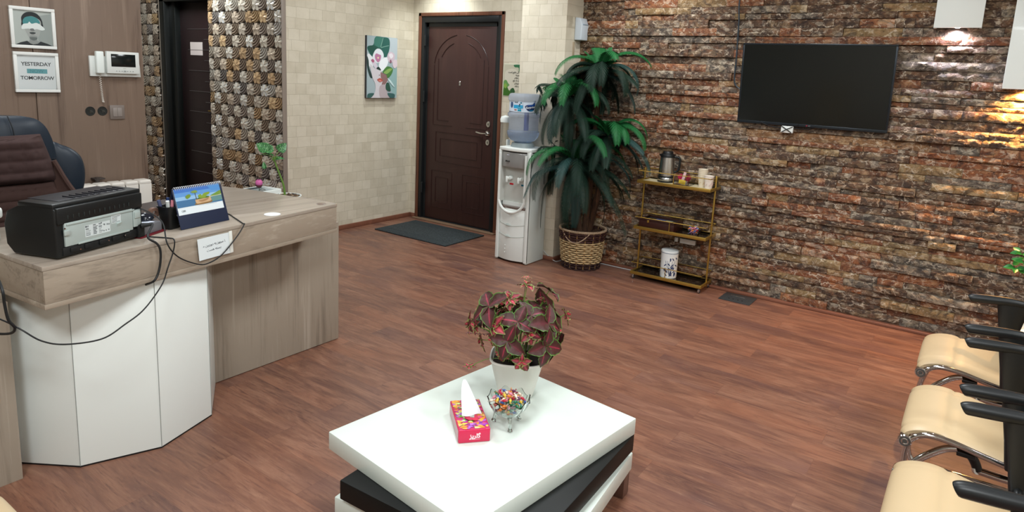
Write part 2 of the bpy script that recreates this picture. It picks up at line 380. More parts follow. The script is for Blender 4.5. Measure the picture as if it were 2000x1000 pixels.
# stone wall
def stone_wall():
    b = B(); A = []; rnd = random.Random(11); z = .022; y0, y1 = -2.6, 2.83
    while z < CEIL:
        h = rnd.choice([.034, .042, .05, .055, .06, .046]); y = y0; run_d = 0; run_n = 0; run_c = rnd.random()
        z1 = min(z+h, CEIL)
        while y < y1-.001:
            L = rnd.choice([.07, .11, .15, .2, .26, .34, .44]); ye = min(y+L, y1)
            if y1-ye < .04: ye = y1
            if run_n <= 0: run_d = rnd.random()**1.3*.03; run_n = rnd.randint(1, 5); run_c = rnd.random()
            run_n -= 1
            d = run_d+rnd.random()*.005
            tone = run_c if rnd.random() < .55 else rnd.random()
            col = (min(.99, max(0, tone)), rnd.random(), rnd.random(), 1)
            nx = max(2, int((ye-y)/.018)); nz = 4; g = .0006
            vs = []; sd = rnd.random()*100
            for j in range(nz+1):
                for i in range(nx+1):
                    yy = y+g+(ye-y-2*g)*i/nx; zz = z+g+(z1-z-2*g)*j/nz
                    e = 1 if 0 < j < nz and 0 < i < nx else .35
                    q = noise.noise(Vector((yy*28+sd, zz*40, sd)))*.009+noise.noise(Vector((yy*75, zz*90+sd, sd)))*.006
                    top = -.003 if j == nz else 0
                    x = XS-.012-d-q*e-(.004 if e == 1 else 0)-top
                    vs.append((x, yy, zz))
            nf = len(vs); fs = []
            w = nx+1
            for j in range(nz):
                for i in range(nx): fs.append((j*w+i, j*w+i+1, (j+1)*w+i+1, (j+1)*w+i)[::-1])
            back = [(XS+.01, vs[0][1], vs[0][2]), (XS+.01, vs[nx][1], vs[nx][2]), (XS+.01, vs[-1][1], vs[-1][2]), (XS+.01, vs[nz*w][1], vs[nz*w][2])]
            k = nf
            fs.append(tuple(range(0, nx+1))+(k+1, k)); fs.append(tuple(range(nz*w, nz*w+nx+1))[::-1]+(k+3, k+2))
            fs.append(tuple(j*w for j in range(nz, -1, -1))+(k, k+3)); fs.append(tuple(j*w+nx for j in range(nz+1))+(k+2, k+1))
            b.add(vs+back, fs); A += [col]*(nf+4); y = ye
        z = z1
    b.box(XS+.005, XS+.2, y0, y1, 0, CEIL); A += [(.2, .2, .2, 1)]*8
    b.attr = A; return b
struct('wall_right', stone_wall(), M_STONE, smooth=50, weld=False)
# mosaic wall of stamped shell and leaf tiles, dark door opening between y 5.98 and 6.80
OY0, OY1, OZ = 5.985, 6.86, 2.115
def shell_wall():
    b = B(); A = []; rnd = random.Random(5); T = .104
    pal = [(.58, .48, .37), (.47, .37, .27), (.68, .60, .49), (.33, .26, .20), (.60, .41, .23), (.78, .71, .60), (.50, .43, .36), (.38, .35, .32)]
    rows = int(CEIL/T)+1; y = YP; cols = []
    while y < OY0-.02: cols.append(y); y += T
    y = OY1+.06
    while y < 7.85: cols.append(y); y += T
    for ci, y in enumerate(cols):
        for r in range(rows):
            z0 = r*T; kind = (ci+r) % 2; c = rnd.choice(pal); c2 = rnd.choice([pal[2], pal[5], pal[0], pal[4], pal[2]]); j = rnd.uniform(.75, 1.2)
            N = 18 if y < 7.4 and z0 < 2.3 else 6
            dk = rnd.uniform(.12, .32); rot = rnd.uniform(-.25, .25)
            vs = []; cs = []; ymax = OY0 if y < OY0 else 99
            for a in range(N+1):
                for k in range(N+1):
                    u, v = a/N, k/N
                    if kind:   # ribbed shell fanning from the upper corner
                        rr = sqrt((1.05-u)**2+(1.05-v)**2); al = atan2(1.05-v, 1.05-u)+rot; rid = .5+.5*cos(rr*2*pi*4.4+.5*sin(al*3)); inside = rr < 1.16
                        h = (.014+.008*rid+.006*(u-v)) if inside else .006*rnd.random()
                        kk = ((.26+1.2*rid**1.3)*j) if inside else dk  # ridge highlight and groove shade put into the rib colour
                        col = tuple(min(.88, q*kk) for q in c)
                    else:      # notched leaf
                        x_, y_ = u-.52, v-.5; th = atan2(x_, y_)+rot; R = (.38+.24*abs(cos(th*2.5)))*(1+.13*abs(((th*2.2) % 1)-.5)); dd = sqrt(x_*x_+y_*y_)/R
                        inside = dd < 1.02; fold = abs(sin(th*2.5))
                        h = .016+max(0, 1-dd)*.008+.007*fold if inside else .006*rnd.random(); kk = (1.55-.6*fold)*j if inside else dk
                        col = tuple(min(.9, q*kk) for q in (c2 if inside else c))
                    vs.append((XT-.001-h, min(y+u*T, ymax), min(z0+v*T*.97+.0012, CEIL))); cs.append((*col, 1))
            fs = [(a*(N+1)+k, (a+1)*(N+1)+k, (a+1)*(N+1)+k+1, a*(N+1)+k+1) for a in range(N) for k in range(N)]
            b.add(vs, [f[::-1] for f in fs]); A += cs
    for q in ((XT, XT+.12, YP+.001, OY0, 0, CEIL), (XT, XT+.12, OY1, 7.9, 0, CEIL), (XT, XT+.12, OY0, OY1, OZ, CEIL)):
        n0 = len(b.v); b.box(*q); A += [(.10, .085, .07, 1)]*(len(b.v)-n0)
    b.attr = A; return b
struct('wall_mosaic', shell_wall(), M_SHELL, smooth=28, weld=False)
# baseboards
M_BASEB = wood('reddish_brown_baseboard', ('#5b382b', '#7a4f3e', '#8c5e4a'), 1.5, 'Y', rough=.35)
b = B(); b.box(XS-.055, XS+.01, -2.6, 2.82, 0, .022, .006); struct('baseboard_right', b, M_BASEB)
b = B(); b.box(XT+.03, XD, YP-.018, YP, 0, .045, .004); struct('baseboard_left', b, M_BASEB)
b = B(); b.box(XD-.018, XD, 3.262, DY0-.02, 0, .045, .004); b.box(XD-.018, XD, DY1+.03, YP-.018, 0, .045, .004); b.box(XP-.016, XP, 2.81, 3.262, 0, .035, .004); b.box(XP, XS-.05, 2.81, 2.826, 0, .035, .004); struct('baseboard_back', b, M_BASEB)
b = B(); b.box(XD-.05, XD+.03, DY0-.02, DY1+.03, 0, .012, .003); struct('trim_2', b, mat('door_sill_tan', '#7c6450', .5))
# ------------------------------------------------------------------ doors
def entrance_door():
    d = bpy.data.objects.new('door_1', None); COL.objects.link(d); d.location = (XD, 4.26, 0); d['kind'] = 'structure'
    b = B(); x = XD
    b.box(x-.012, x+.05, DY0-.022, DY0+.012, 0, DZ+.02, .004); b.box(x-.012, x+.05, DY1-.012, DY1+.022, 0, DZ+.02, .004); b.box(x-.012, x+.05, DY0-.022, DY1+.022, DZ-.014, DZ+.02, .004)
    part('door_casing', b, wood('brown_door_casing', ('#4b2e22', '#68412f', '#7b5140'), 1.5, 'Z'), d)
    b = B(); b.box(x-.004, x+.1, DY0+.012, DY0+.055, .012, DZ-.014, .005); b.box(x-.004, x+.1, DY1-.055, DY1-.012, .012, DZ-.014, .005); b.box(x-.004, x+.1, DY0+.05, DY1-.05, DZ-.075, DZ-.014, .005)
    b.box(x+.01, x+.1, DY0+.05, DY1-.05, .0, .02, .003)
    b.box(x+.002, x+.012, DY0+.055, DY1-.055, DZ-.05, DZ-.046)
    part('door_frame', b, M_FRAME, d)
    ly0, ly1, lz0, lz1 = DY0+.058, DY1-.058, .022, DZ-.078; X = x+.028
    b = B(); b.box(X, X+.06, ly0, ly1, lz0, lz1, .006)
    leaf = part('door_leaf', b, M_DOOR, d)
    b = B(); b.box(X-.003, X+.001, ly0, ly0+.03, lz0, lz1); b.box(X-.003, X+.001, ly1-.03, ly1, lz0, lz1); b.box(X-.003, X+.001, ly0, ly1, lz1-.035, lz1)
    part('edge_strip', b, M_FRAME, leaf)
    # routed grooves: rounded beads standing 1.5 mm proud so they catch light
    g = B(); cy_ = (ly0+ly1)/2
    def line(y0, z0, y1, z1): g.tube([(X-.0015, y0, z0), (X-.0015, y1, z1)], .0032, 6)
    def rect(y0, y1, z0, z1, gaps=()):
        line(y0, z0, y1, z0); line(y0, z1, y1, z1); line(y0, z0, y0, z1); line(y1, z0, y1, z1)
    for r0, a0, a1 in ((.345, .12, 1.40), (.27, .42, 1.22)):
        for s in (-1, 1):
            pts = [(X-.0015, cy_+s*r0*cos(a), 1.575+r0*.93*sin(a)) for a in [a0+(a1-a0)*i/14 for i in range(15)]]
            g.tube(pts, .0036, 6)
    for s in (-1, 1):
        for r0, zb in ((.345, 1.0), (.29, 1.05)):
            line(cy_+s*r0, 1.60 if r0 > .3 else 1.66, cy_+s*r0, zb); line(cy_+s*r0, zb, cy_+s*.09 if r0 > .3 else cy_+s*.14, zb)
    rect(cy_-.3, cy_+.3, .625, .93); rect(cy_-.24, cy_+.24, .69, .865)
    for s in (-1, 1):
        for k in (0, 1):
            o = .055*k; a, e = sorted((cy_+s*(.07+o), cy_+s*(.345-o))); rect(a, e, .15+o, .53-o*1.2)
    part('panel_moulding', g, mat('door_moulding', '#33201e', .25), leaf)
    b = B(); b.cyl((X-.012, cy_-.0, 1.44), (X, cy_, 1.44), .011, 16, bev=.003); b.box(X-.006, X, cy_-.011, cy_+.011, 1.405, 1.43, .003); part('peephole', b, M_STEEL, leaf)
    hy = ly0+.085
    b = B(); b.box(X-.012, X, hy-.024, hy+.024, .945, .99, .004); b.cyl((X-.01, hy, .967), (X-.05, hy, .967), .009, 14)
    b.tube([(X-.05, hy-.004, .967), (X-.052, hy+.05, .966), (X-.05, hy+.11, .975)], .009, 12, 4); part('lever_handle', b, M_CHROME, leaf)
    for zz in (1.055, .88):
        b = B(); b.lathe([(0, 0), (.02, 0), (.024, .004), (.022, .009), (0, .01)], 22, M=Matrix.Translation((X, hy, zz)) @ Matrix.Rotation(-pi/2, 4, 'Y') @ Matrix.Diagonal((1.25, 1, 1, 1)))
        b.mi = 1; b.box(X-.0112, X-.0098, hy-.003, hy+.003, zz-.009, zz+.009); part('lock_escutcheon', b, [M_STEEL, M_BLACK], leaf)
    for zz in (.28, 1.22, 1.78):
        b = B(); b.cyl((x-.002, DY1-.062, zz), (x-.002, DY1-.062, zz+.11), .009, 12, bev=.002); part('hinge', b, M_FRAME, d)
entrance_door()
def dark_door():
    d = bpy.data.objects.new('door_2', None); COL.objects.link(d); d.location = (XT, 6.42, 0); d['kind'] = 'structure'
    X = XT
    b = B(); b.box(X-.03, X+.13, OY1-.09, OY1, 0, OZ, .006); b.box(X-.0, X+.13, OY0, OY0+.05, 0, OZ, .004); b.box(X-.03, X+.13, OY0, OY1, OZ-.03, OZ+.05, .005)
    b.box(X+.02, X+.13, OY1-.2, OY1-.08, 0, OZ-.02, .006)
    part('door_frame', b, mat('black_green_frame', '#121615', .4), d)
    b = B(); b.box(X+.075, X+.12, OY0+.03, OY1-.17, .01, OZ-.03, .004); leaf = part('door_leaf', b, M_DOOR2, d)
    g = B()
    for i in range(10):
        z = 1.83-i*.2
        if z < .1: break
        g.tube([(X+.074, 6.53, z), (X+.074, 6.12, z)], .003, 6)
        g.tube([(X+.074, 6.30-.06, z-.1), (X+.074, 6.02, z-.1)], .003, 6)
    part('metal_inlay', g, mat('inlay_grey', '#77706f', .3, .6), leaf)
    b = B(); b.box(X+.0725, X+.0735, 6.265, 6.485, 1.58, 1.705); part('paper_note', b, mat('paper_blank', '#efe3dd', .7), leaf)
    b = B(); b.box(X+.06, X+.075, 6.02, 6.05, .93, 1.1, .004); b.tube([(X+.06, 6.035, 1.06), (X+.03, 6.035, 1.06), (X+.03, 6.12, 1.055)], .007, 8, 3); part('lever_handle', b, mat('brass_handle', '#b89a52', .25, 1), leaf)
dark_door()
b = B(); b.box(XT-.004, XT+.02, OY1, OY1+.06, 0, OZ+.1); struct('trim_3', b, mat('cream_plaster_strip', '#d8ccba', .8))
# ceiling fittings (light panels)
M_LIT = mat('lit_panel', '#ffffff', .5, emit='#eef6ff', estr=6)
i = 0
for x, y in [(1.2, .9), (3.2, 1.2), (3.9, 3.6), (1.3, 3.3), (2.9, 5.9), (-.6, .6), (2.6, -1.2)]:
    pass
# ------------------------------------------------------------------ reception desk
DZT = .845
FD = Vector((.98861, .15049, 0)); FN = Vector((.15049, -.98861, 0))      # along the counter front, out of it
def cfp(s, z, off=0): return Vector((.811, 2.406, z))+FD*s+FN*off        # point on the counter front
def desk():
    d = thing('reception_desk', 'taupe oak reception desk with white faceted base under its counter', 'desk', (1.5, 2.8, 0))
    top = [(.811, 2.406), (2.184, 2.615), (2.183, 2.74), (2.176, 2.82), (2.135, 2.93), (2.11, 3.1), (2.086, 3.24), (2.036, 3.40), (1.93, 3.42), (1.80, 3.16), (1.62, 2.86), (1.30, 2.79), (1.0, 3.08), (.60, 3.08), (.60, 2.83), (.772, 2.80)]
    b = B(); b.prism(top, DZT-.016, DZT, .0018); part('countertop', b, M_OAKTOP, d)
    ins = .004
    c = sum((Vector((*p, 0)) for p in top), Vector())/len(top)
    inner = [tuple((Vector((*p, 0))+(c-Vector((*p, 0))).normalized()*ins)[:2]) for p in top]
    b = B(); b.prism(inner, .7165, DZT-.0165, .001); part('counter_box', b, M_OAKX, d)
    b = B(); b.prism(top, .699, .716, .0018); part('bottom_board', b, M_OAKX, d)
    # white base of flat facets
    base = [(.80, 2.81), (.824, 2.768), (.946, 2.585), (1.20, 2.488), (1.46, 2.574), (1.627, 2.826), (1.60, 2.86), (.80, 2.86)]
    b = B(); b.prism(base, .006, .699, .0012); bs = part('faceted_base', b, M_WHITE, d)
    b = B()
    for p in base[2:5]: b.tube([(p[0], p[1]-.0006, .006), (p[0], p[1]-.0006, .698)], .0013, 5)
    part('facet_seam', b, mat('seam_grey', '#8f9490', .6), bs)
    b = B(); b.prism(base, 0, .006, 0); part('base_shadow_gap', b, M_BLACK, d)
    b = B(); b.box(1.63, 2.38, 2.838, 2.858, .004, .682, .001); part('modesty_panel', b, M_OAK, d)
    b = B(); b.prism([(2.352, 2.859), (2.370, 2.859), (2.34, 3.86), (2.322, 3.86)], .004, .682, .001); part('end_panel', b, M_OAK, d)
    b = B(); b.prism([(1.30, 2.862), (2.362, 2.862), (2.47, 3.45), (2.47, 3.66), (2.33, 3.90), (1.969, 3.936), (1.806, 3.885), (1.46, 3.30), (1.30, 3.05)], .683, .699, .0015)
    part('work_surface', b, mat('dark_taupe_desktop', '#4c4340', .55), d)
    b = B(); b.box(1.75, 1.77, 3.0, 3.7, 0, .683, .001); part('side_support', b, M_OAK, d)
    b = B(); b.box(.62, .64, 2.99, 3.06, 0, .698, .001); part('side_support', b, M_OAK, d)
    b = B(); b.lathe([(0, 0), (.022, 0), (.024, .001), (.022, .0022), (0, .0024)], 24, (2.12, 2.66, DZT)); part('cable_cap', b, mat('taupe_cap', '#7d6c60', .4), d)
desk()
b = B(); b.box(.20, .79, 2.665, 2.683, .0, .672, .0015); cab = thing('wooden_cabinet', 'low oak cabinet at the left end of the reception desk', 'cabinet', (.5, 2.8, 0))
part('front_panel', b, M_OAK, cab); b = B(); b.box(.20, .79, 2.684, 2.98, .655, .672, .001); b.box(.775, .79, 2.684, 2.98, 0, .654, .001); b.box(.20, .215, 2.684, 2.98, 0, .654, .001); part('carcass', b, M_OAK, cab)

# ---- printer
def printer():
    d = thing('laser_printer', 'black laser printer seen from its pale metal back on the counter', 'printer', (1.0, 2.55, DZT))
    ang = atan2(.152, .338); o = Vector((.872, 2.447, DZT+.006))       # front-right corner as the camera sees it
    ex = Vector((.912, .41, 0)).normalized(); ex = Vector((.9115, .4113, 0)); ey = Vector((-.4113, .9115, 0))
    ex = Vector((.935, .355, 0)).normalized(); ey = Vector((-ex.y, ex.x, 0))
    M = Matrix(((ex.x, ey.x, 0, o.x), (ex.y, ey.y, 0, o.y), (0, 0, 1, o.z), (0, 0, 0, 1)))
    L, D, H = .362, .215, .182
    # body: profile in (depth, z) swept along the length
    prof = [(0, .0), (D-.03, .0), (D, .03), (D+.005, .10), (D-.01, .145), (D-.06, .168), (D-.11, .176), (.02, H-.004), (0, H-.016)]
    b = B(); R = Matrix(((0, 0, 1, 0), (1, 0, 0, 0), (0, 1, 0, 0), (0, 0, 0, 1)))
    b.prism(prof, 0, L, .006, 3, M @ R)
    body = part('body', b, M_BLACK, d)
    b = B(); b.box(.004, L-.004, -.007, .02, .114, H-.012, .004, M=M); b.box(.0, L+.004, .006, D-.06, H-.018, H+.002, .006, M=M)
    part('top_cover', b, M_BLACK, d)
    b = B(); b.box(.045, L-.04, .03, D-.05, H+.0022, H+.0035, .001, M=M)
    for i in range(9): b.box(.11+i*.026, .118+i*.026, .04, .09, H+.0035, H+.007, .001, M=M)
    part('output_tray', b, mat('dark_tray', '#1c1d24', .4), d)
    b = B(); b.box(.028, L-.052, -.0065, .0, .036, .118, .001, M=M); b.box(.034, L-.045, -.010, -.0065, .108, .114, .001, M=M); b.box(L-.05, L-.016, -.009, .002, .045, .108, .0015, M=M)
    b.box(.022, .044, -.013, -.006, .075, .093, .002, M=M); b.box(L-.047, L-.02, -.013, -.009, .078, .102, .0015, M=M); b.box(.075, L-.07, -.009, -.006, .034, .04, .001, M=M)
    b.add([(.236, -.0065, .062), (.252, -.0065, .062), (.252, -.0065, .082), (.236, -.0065, .076), (.236, -.012, .074), (.252, -.015, .078)], [(0, 1, 5, 4), (4, 5, 2, 3), (1, 2, 5), (0, 4, 3)], M)
    pl = part('rear_plate', b, mat('galvanised_plate', '#b4c1be', .4, .25), d)
    FM = M @ frame((0, -.0068, 0), (1, 0, 0), (0, 0, 1))
    b = B(); b.box(.104, .208, .052, .093, 0, .0003, M=FM); b.box(.214, .256, .078, .108, .0, .0003, M=FM); lb = part('rating_label', b, mat('label_white', '#cdd6d6', .6), pl)
    b = B(); rnd = random.Random(3)
    for i in range(7):
        z = .088-i*.0052
        for x0, x1 in ((.107, .128), (.137, .157), (.160, .178)):
            w = (x1-x0)*rnd.uniform(.5, 1); b.box(x0, x0+w, z, z+rnd.choice([.0012, .0018, .0026]), .0003, .0005, M=FM)
    b.lathe([(.0022, 0), (.0034, 0), (.0034, .0003), (.0022, .0003), (.0022, 0)], 16, M=FM @ Matrix.Translation((.1085, .0885, .0003)))
    for x, z, r in ((.172, .091, .0022), (.184, .082, .003), (.196, .081, .003), (.203, .08, .003), (.190, .060, .0026), (.181, .060, .0026), (.201, .0605, .0026)):
        b.lathe([(r*.5, 0), (r, 0), (r, .0002), (r*.5, .0002), (r*.5, 0)], 10, M=FM @ Matrix.Translation((x, z, .0003)))
    text_into(b, 'FC', .006, FM @ Matrix.Translation((.182, .083, .0003)))
    for i in range(5): b.box(.217, .217+rnd.uniform(.02, .036), .081+i*.005, .0825+i*.005, .0003, .0005, M=FM)
    part('label_print', b, mat('label_ink', '#3a4245', .7), lb)
    b = B()
    for i in range(13): b.box(.04+i*.021, .044+i*.021, -.0085, -.006, .128, .142, .0008, M=M)
    part('vent_slot', b, mat('vent_dark', '#1f2524', .6), body)
    b = B(); b.box(.02, L-.03, -.004, .03, .004, .034, .003, M=M)
    for x in (.045, .1, .16, .215, .27): b.box(x, x+.034, -.009, -.002, .012, .03, .003, M=M)
    b.box(L-.032, L-.002, -.012, .006, .0, .05, .003, M=M); part('paper_path_guide', b, mat('black_matt', '#0d0f10', .6), d)
    for x, z in ((.079, .017), (.195, .021), (.268, .024), (.026, .1)): b = B(); b.cyl(M @ Vector((x, -.0115, z)), M @ Vector((x, -.008, z)), .0025, 8); part('screw', b, M_CHROME, d)
    for x in (.03, L-.03):
        for y in (.03, D-.04): b = B(); b.cyl(M @ Vector((x, y, -.006)), M @ Vector((x, y, .002)), .011, 12); part('foot', b, M_BLACK, d)
    return M, L
PM, PL = printer()
# white office machine, mostly out of the frame on the left
d = thing('fax_machine', 'white office machine partly cut off by the left picture edge beside the printer', 'office machine', (.73, 2.95, DZT))
b = B(); b.box(.62, .84, 2.84, 3.05, .8455, .93, .010, 3); part('body', b, mat('pale_grey_green', '#b9c2bb', .5), d)
b = B(); b.box(.61, .85, 2.83, 3.05, .9305, .972, .012, 3); part('upper_body', b, M_PLASTIC, d)
b = B(); b.box(.63, .83, 2.86, 3.04, .9725, .990, .008, 3); part('lid', b, M_WHITEM, d)
# wall-side return shelf holding that machine is part of the cabinet
b = B(); b.box(.20, .79, 2.70, 2.95, .6725, .698, .001); part('top_board', b, M_OAK, cab)

# ---- pen cup and pens
def cup():
    c = (1.352, 2.648, DZT)
    d = thing('pen_cup', 'black square pen cup standing between printer and desk calendar', 'pen cup', c)
    def rf(a, z):
        n = 5.0; return 1/((abs(cos(a-.35))**n+abs(sin(a-.35))**n)**(1/n))
    b = B(); b.lathe([(0, 0), (.024, 0), (.026, .003), (.0335, .086), (.0375, .092), (.0375, .095), (.0335, .0945), (.031, .09), (.0235, .006), (0, .005)], 48, c, rf)
    part('body', b, M_BLACK, d)
    M = Matrix.Translation(c) @ Matrix.Rotation(.35-pi/2+.0, 4, 'Z')
    b = B(); FM = frame((c[0], c[1], c[2]), (.94, .34, 0), (0, 0, 1)); b2 = FM @ Matrix.Translation((.008, .056, .0325))
    b.lathe([(.003, 0), (.0045, 0), (.0045, .0003), (.003, .0003), (.003, 0)], 14, M=b2); b.box(.004, .017, -.0008, .0008, 0, .0003, M=b2); b.lathe([(.0015, 0), (.003, 0), (.003, .0003), (.0015, .0003), (.0015, 0)], 12, M=b2 @ Matrix.Translation((.006, .001, 0)))
    part('logo_print', b, mat('logo_white', '#cfd6d3', .5), d)
    rnd = random.Random(2)
    def pen(name, lab, dx, dy, tx, ty, L, r, col, cap, cat='pen'):
        p0 = Vector((c[0]+dx*.5, c[1]+dy*.5, DZT+.012)); p1 = Vector((c[0]+tx, c[1]+ty, DZT+L+.016)); v = (p1-p0).normalized()
        t = thing(name, lab, cat, tuple(p0), group='pens in the black cup')
        b = B(); b.cyl(p0, p1-v*.026, r, 10); part('barrel', b, mat('pen_'+col.strip('#'), col, .35), t)
        b = B(); b.cyl(p1-v*.027, p1, r*1.3, 12, bev=.0015); part('cap', b, mat('pen_'+cap.strip('#'), cap, .3), t)
    pen('marker_pen', 'thick marker with slate blue cap leaning left in the pen cup', -.02, .01, -.036, .012, .104, .0055, '#3b4060', '#4a5272')
    pen('marker_pen', 'white capped marker lying across the middle of the pen cup', -.004, -.004, -.012, -.012, .101, .006, '#dcdfdd', '#cfd4d2')
    pen('marker_pen', 'pen with a round pink cap in the middle of the pen cup', .005, -.01, .008, -.014, .102, .0055, '#b57f8c', '#d88a98')
    pen('marker_pen', 'navy capped pen standing behind the pink one in the cup', .0, .01, .002, .012, .110, .005, '#243058', '#243a6a')
    pen('pencil', 'brown pencil standing upright near the right of the pen cup', .012, .0, .014, .0, .121, .003, '#4a2c28', '#5a3630', 'pencil')
    pen('highlighter_pen', 'bright cyan highlighter tallest in the pen cup', .018, .004, .026, .006, .128, .006, '#1c4f9c', '#28a8dc')
    pen('marker_pen', 'royal blue marker leaning right beside the cyan highlighter', .02, -.004, .032, -.004, .118, .0065, '#2257a8', '#1a56b4')
cup()
# ---- desk calendar
def calendar():
    A_ = Vector((1.363, 2.574+.008, DZT)); E = Vector((1.599, 2.618+.006, DZT)); ex = (E-A_).normalized(); nn = Vector((ex.y, -ex.x, 0)); W = (E-A_).length
    up = (Vector((0, 0, 1))*.162+nn*-.048).normalized(); H = .169
    d = thing('desk_calendar', 'navy desk calendar with an island photo beside the pen cup', 'calendar', tuple((A_+E)/2))
    FM = frame(A_+ex*W/2+Vector((0, 0, .0015)), ex, up)
    b = B(); b.box(-W/2, W/2, 0, H, -.003, 0, .0008, M=FM)
    back = frame(A_+ex*W/2+Vector((0, 0, .0015))-nn*.098, ex, (Vector((0, 0, 1))*.162+nn*.05).normalized()); b.box(-W/2, W/2, 0, H, 0, .003, .0008, M=back)
    b.box(-W/2, W/2, -.098, 0, -.0015, .001, M=frame(A_+ex*W/2, ex, -nn)) if False else None
    part('easel_stand', b, mat('navy_card', '#1c2640', .5), d)
    b = B(); FP = FM @ Matrix.Translation((-.004, .112, .0018)); PW, PH = W-.018, .108
    b.box(-PW/2, PW/2, -PH/2, PH/2, -.0014, 0, M=FP); pg = part('page', b, mat('page_white', '#dfe9ee', .5), d)
    L = [('#3f74c4', [(0, 0), (100, 0), (100, 18), (0, 18)], 0), ('#5e96d4', [(0, 16), (100, 16), (100, 34), (0, 34)], 0), ('#8fbbe0', [(0, 32), (100, 32), (100, 48), (0, 48)], 0), ('#4f8fd0', [(70, 0), (100, 0), (100, 26), (80, 22)], 0),
         ('#3d6f9a', [(0, 46), (100, 46), (100, 72), (0, 72)], 0), ('#5f8a8a', [(60, 48), (100, 46), (100, 66), (66, 68)], 0),
         ('#d9d2b4', [(72, 45), (100, 42), (100, 46), (74, 48)], 0), ('#6f9238', [(74, 45), (86, 36), (100, 28), (100, 43)], 1),
         ('#8a6a3c', [(40, 64), (74, 62), (72, 70), (42, 71)], 1), ('#c9a67e', [(40, 52), (46, 48), (60, 46), (72, 46), (75, 56), (72, 64), (56, 66), (42, 66)], 1), ('#a57e58', [(46, 56), (58, 54), (70, 50), (66, 58), (54, 62)], 1),
         ('#4f6c22', [(44, 50), (50, 44), (62, 42), (70, 44), (70, 49), (56, 50)], 1), ('#7f9c2e', [(50, 46), (48, 36), (54, 32), (56, 38), (62, 30), (74, 28), (72, 36), (66, 40), (62, 48)], 1),
         ('#6f8f2c', [(22, 30), (30, 26), (32, 34), (25, 42), (21, 38)], 1), ('#7d9a44', [(34, 18), (44, 14), (48, 22), (40, 24)], 1), ('#4e4a30', [(42, 24), (43, 24), (43.6, 52), (42.4, 52)], 0)]
    flat_art(pg, 'photo_print', FP, PW, PH, (100, 100), L)
    b = B()
    text_into(b, '|GOOGLL|', .011, FP @ Matrix.Translation((-PW/2+.024, -.040, .0001)), space=.75) if False else text_into(b, '1399', .012, FP @ Matrix.Translation((-PW/2+.024, -.040, .0001)), space=.8)
    part('page_text', b, mat('page_ink', '#43494c', .6), pg); b = B()
    for i, y in enumerate((-.020, -.027)): b.box(-.01, PW/2-.03, y, y+.0006, 0, .0003, M=FP)
    part('ruled_lines', b, mat('page_ink', '#43494c', .6), pg)
    b = B(); n = 26
    for i in range(n):
        x = -W/2+.012+(W-.02)*i/(n-1); c0 = FM @ Vector((x, H-.002, -.002))
        pts = [c0+Vector((0, 0, 1))*.0070*sin(a)+nn*.0075*cos(a)+ex*.0012*a/3 for a in [k*2*pi/9 for k in range(9)]]
        b.tube(pts, .0013, 5, closed=True)
    part('spiral_binding', b, mat('white_wire', '#dfe3e8', .35), d)
calendar()
# ---- small boxes by the printer
bd = thing('card_box', 'small grey card box between printer and pen cup', 'box', (1.25, 2.62, DZT))
BM = Matrix.Translation((1.205, 2.572, DZT)) @ Matrix.Rotation(atan2(.052, .102), 4, 'Z')
b = B(); b.box(0, .115, 0, .08, .006, .042, .002, M=BM); part('box_body', b, mat('silver_card', '#77777c', .4, .2), bd)
b = B(); b.box(-.0, .09, .012, .075, .0422, .0448, .0006, M=BM); part('paper_lid', b, mat('label_bluewhite', '#d3dbea', .6), bd)
b = B(); b.box(-.02, .125, -.012, .084, 0, .0055, .0015, M=BM); solo('red_folder', b, mat('dark_red_cover', '#6a1420', .4), 'dark red folder under the small grey card box', 'folder')
b = B(); pts = [(0, .0), (.034, .0), (.037, .006), (.034, .016), (.02, .026), (0, .029)]
b.lathe(pts, 28, (1.262, 2.672, DZT+.042+.0035)); 
bt = thing('tape_dispenser', 'dark glossy tape dispenser on the grey card box', 'tape dispenser', (1.262, 2.672, DZT+.045)); part('body', b, mat('smoky_blue_gloss', '#20242e', .15), bt)
b = B(); b.lathe([(.009, -.01), (.02, -.01), (.02, .01), (.009, .01), (.009, -.01)], 22, M=Matrix.Translation((1.31, 2.69, DZT+.065)) @ Matrix.Rotation(pi/2, 4, 'X')); part('tape_roll', b, mat('tape_brown', '#8a6a5c', .4), bt)
# white paper disc on the counter
b = B(); b.lathe([(0, 0), (.036, 0), (.037, .0012), (.036, .0024), (0, .0026)], 32, (1.80, 2.605, DZT)); solo('paper_coaster', b, mat('coaster_white', '#dcdedd', .6), 'round white coaster near the front edge of the counter', 'coaster')
# handwritten note taped to the counter front
def note():
    M = frame(cfp(.650, .779, .0048), FD, (0, 0, 1)); M = M @ Matrix.Rotation(radians(.5), 4, 'Z')
    d = thing('paper_note', 'white handwritten note taped on the front of the reception counter', 'note', tuple(cfp(.65, .735, .003)))
    b = B(); W, H = .164, .090; n = 10; rows = []
    for j in range(7):
        rows.append([(-W/2+.006*(j/6)*(1-i/n)+W*i/n, H/2-H*j/6, .0006+.0035*((i/n)**6)+.002*(1-i/n)**4) for i in range(n+1)])
    b.sheet(rows, M); part('sheet', b, mat('note_paper', '#dfe8ea', .7), d, smooth=60)
    b = B(); b.box(W/2-.012, W/2+.004, -H/2-.003, H/2+.001, .0042, .0048, .0002, M=M @ Matrix.Rotation(.05, 4, 'Z')); part('tape_strip', b, mat('tape_clear', '#e6e9e2', .35), d)
    b = B()
    text_into(b, persian('اینجا مجهز به دوربین مدار'), .0145, M @ Matrix.Translation((.0, .012, .0014)) @ Matrix.Rotation(.03, 4, 'Z'), ext=.0003)
    text_into(b, persian('بسته هست'), .0145, M @ Matrix.Translation((-.004, -.010, .0012)) @ Matrix.Rotation(.03, 4, 'Z'), ext=.0003)
    part('handwriting', b, mat('pen_ink', '#2a3440', .7), d)
note()
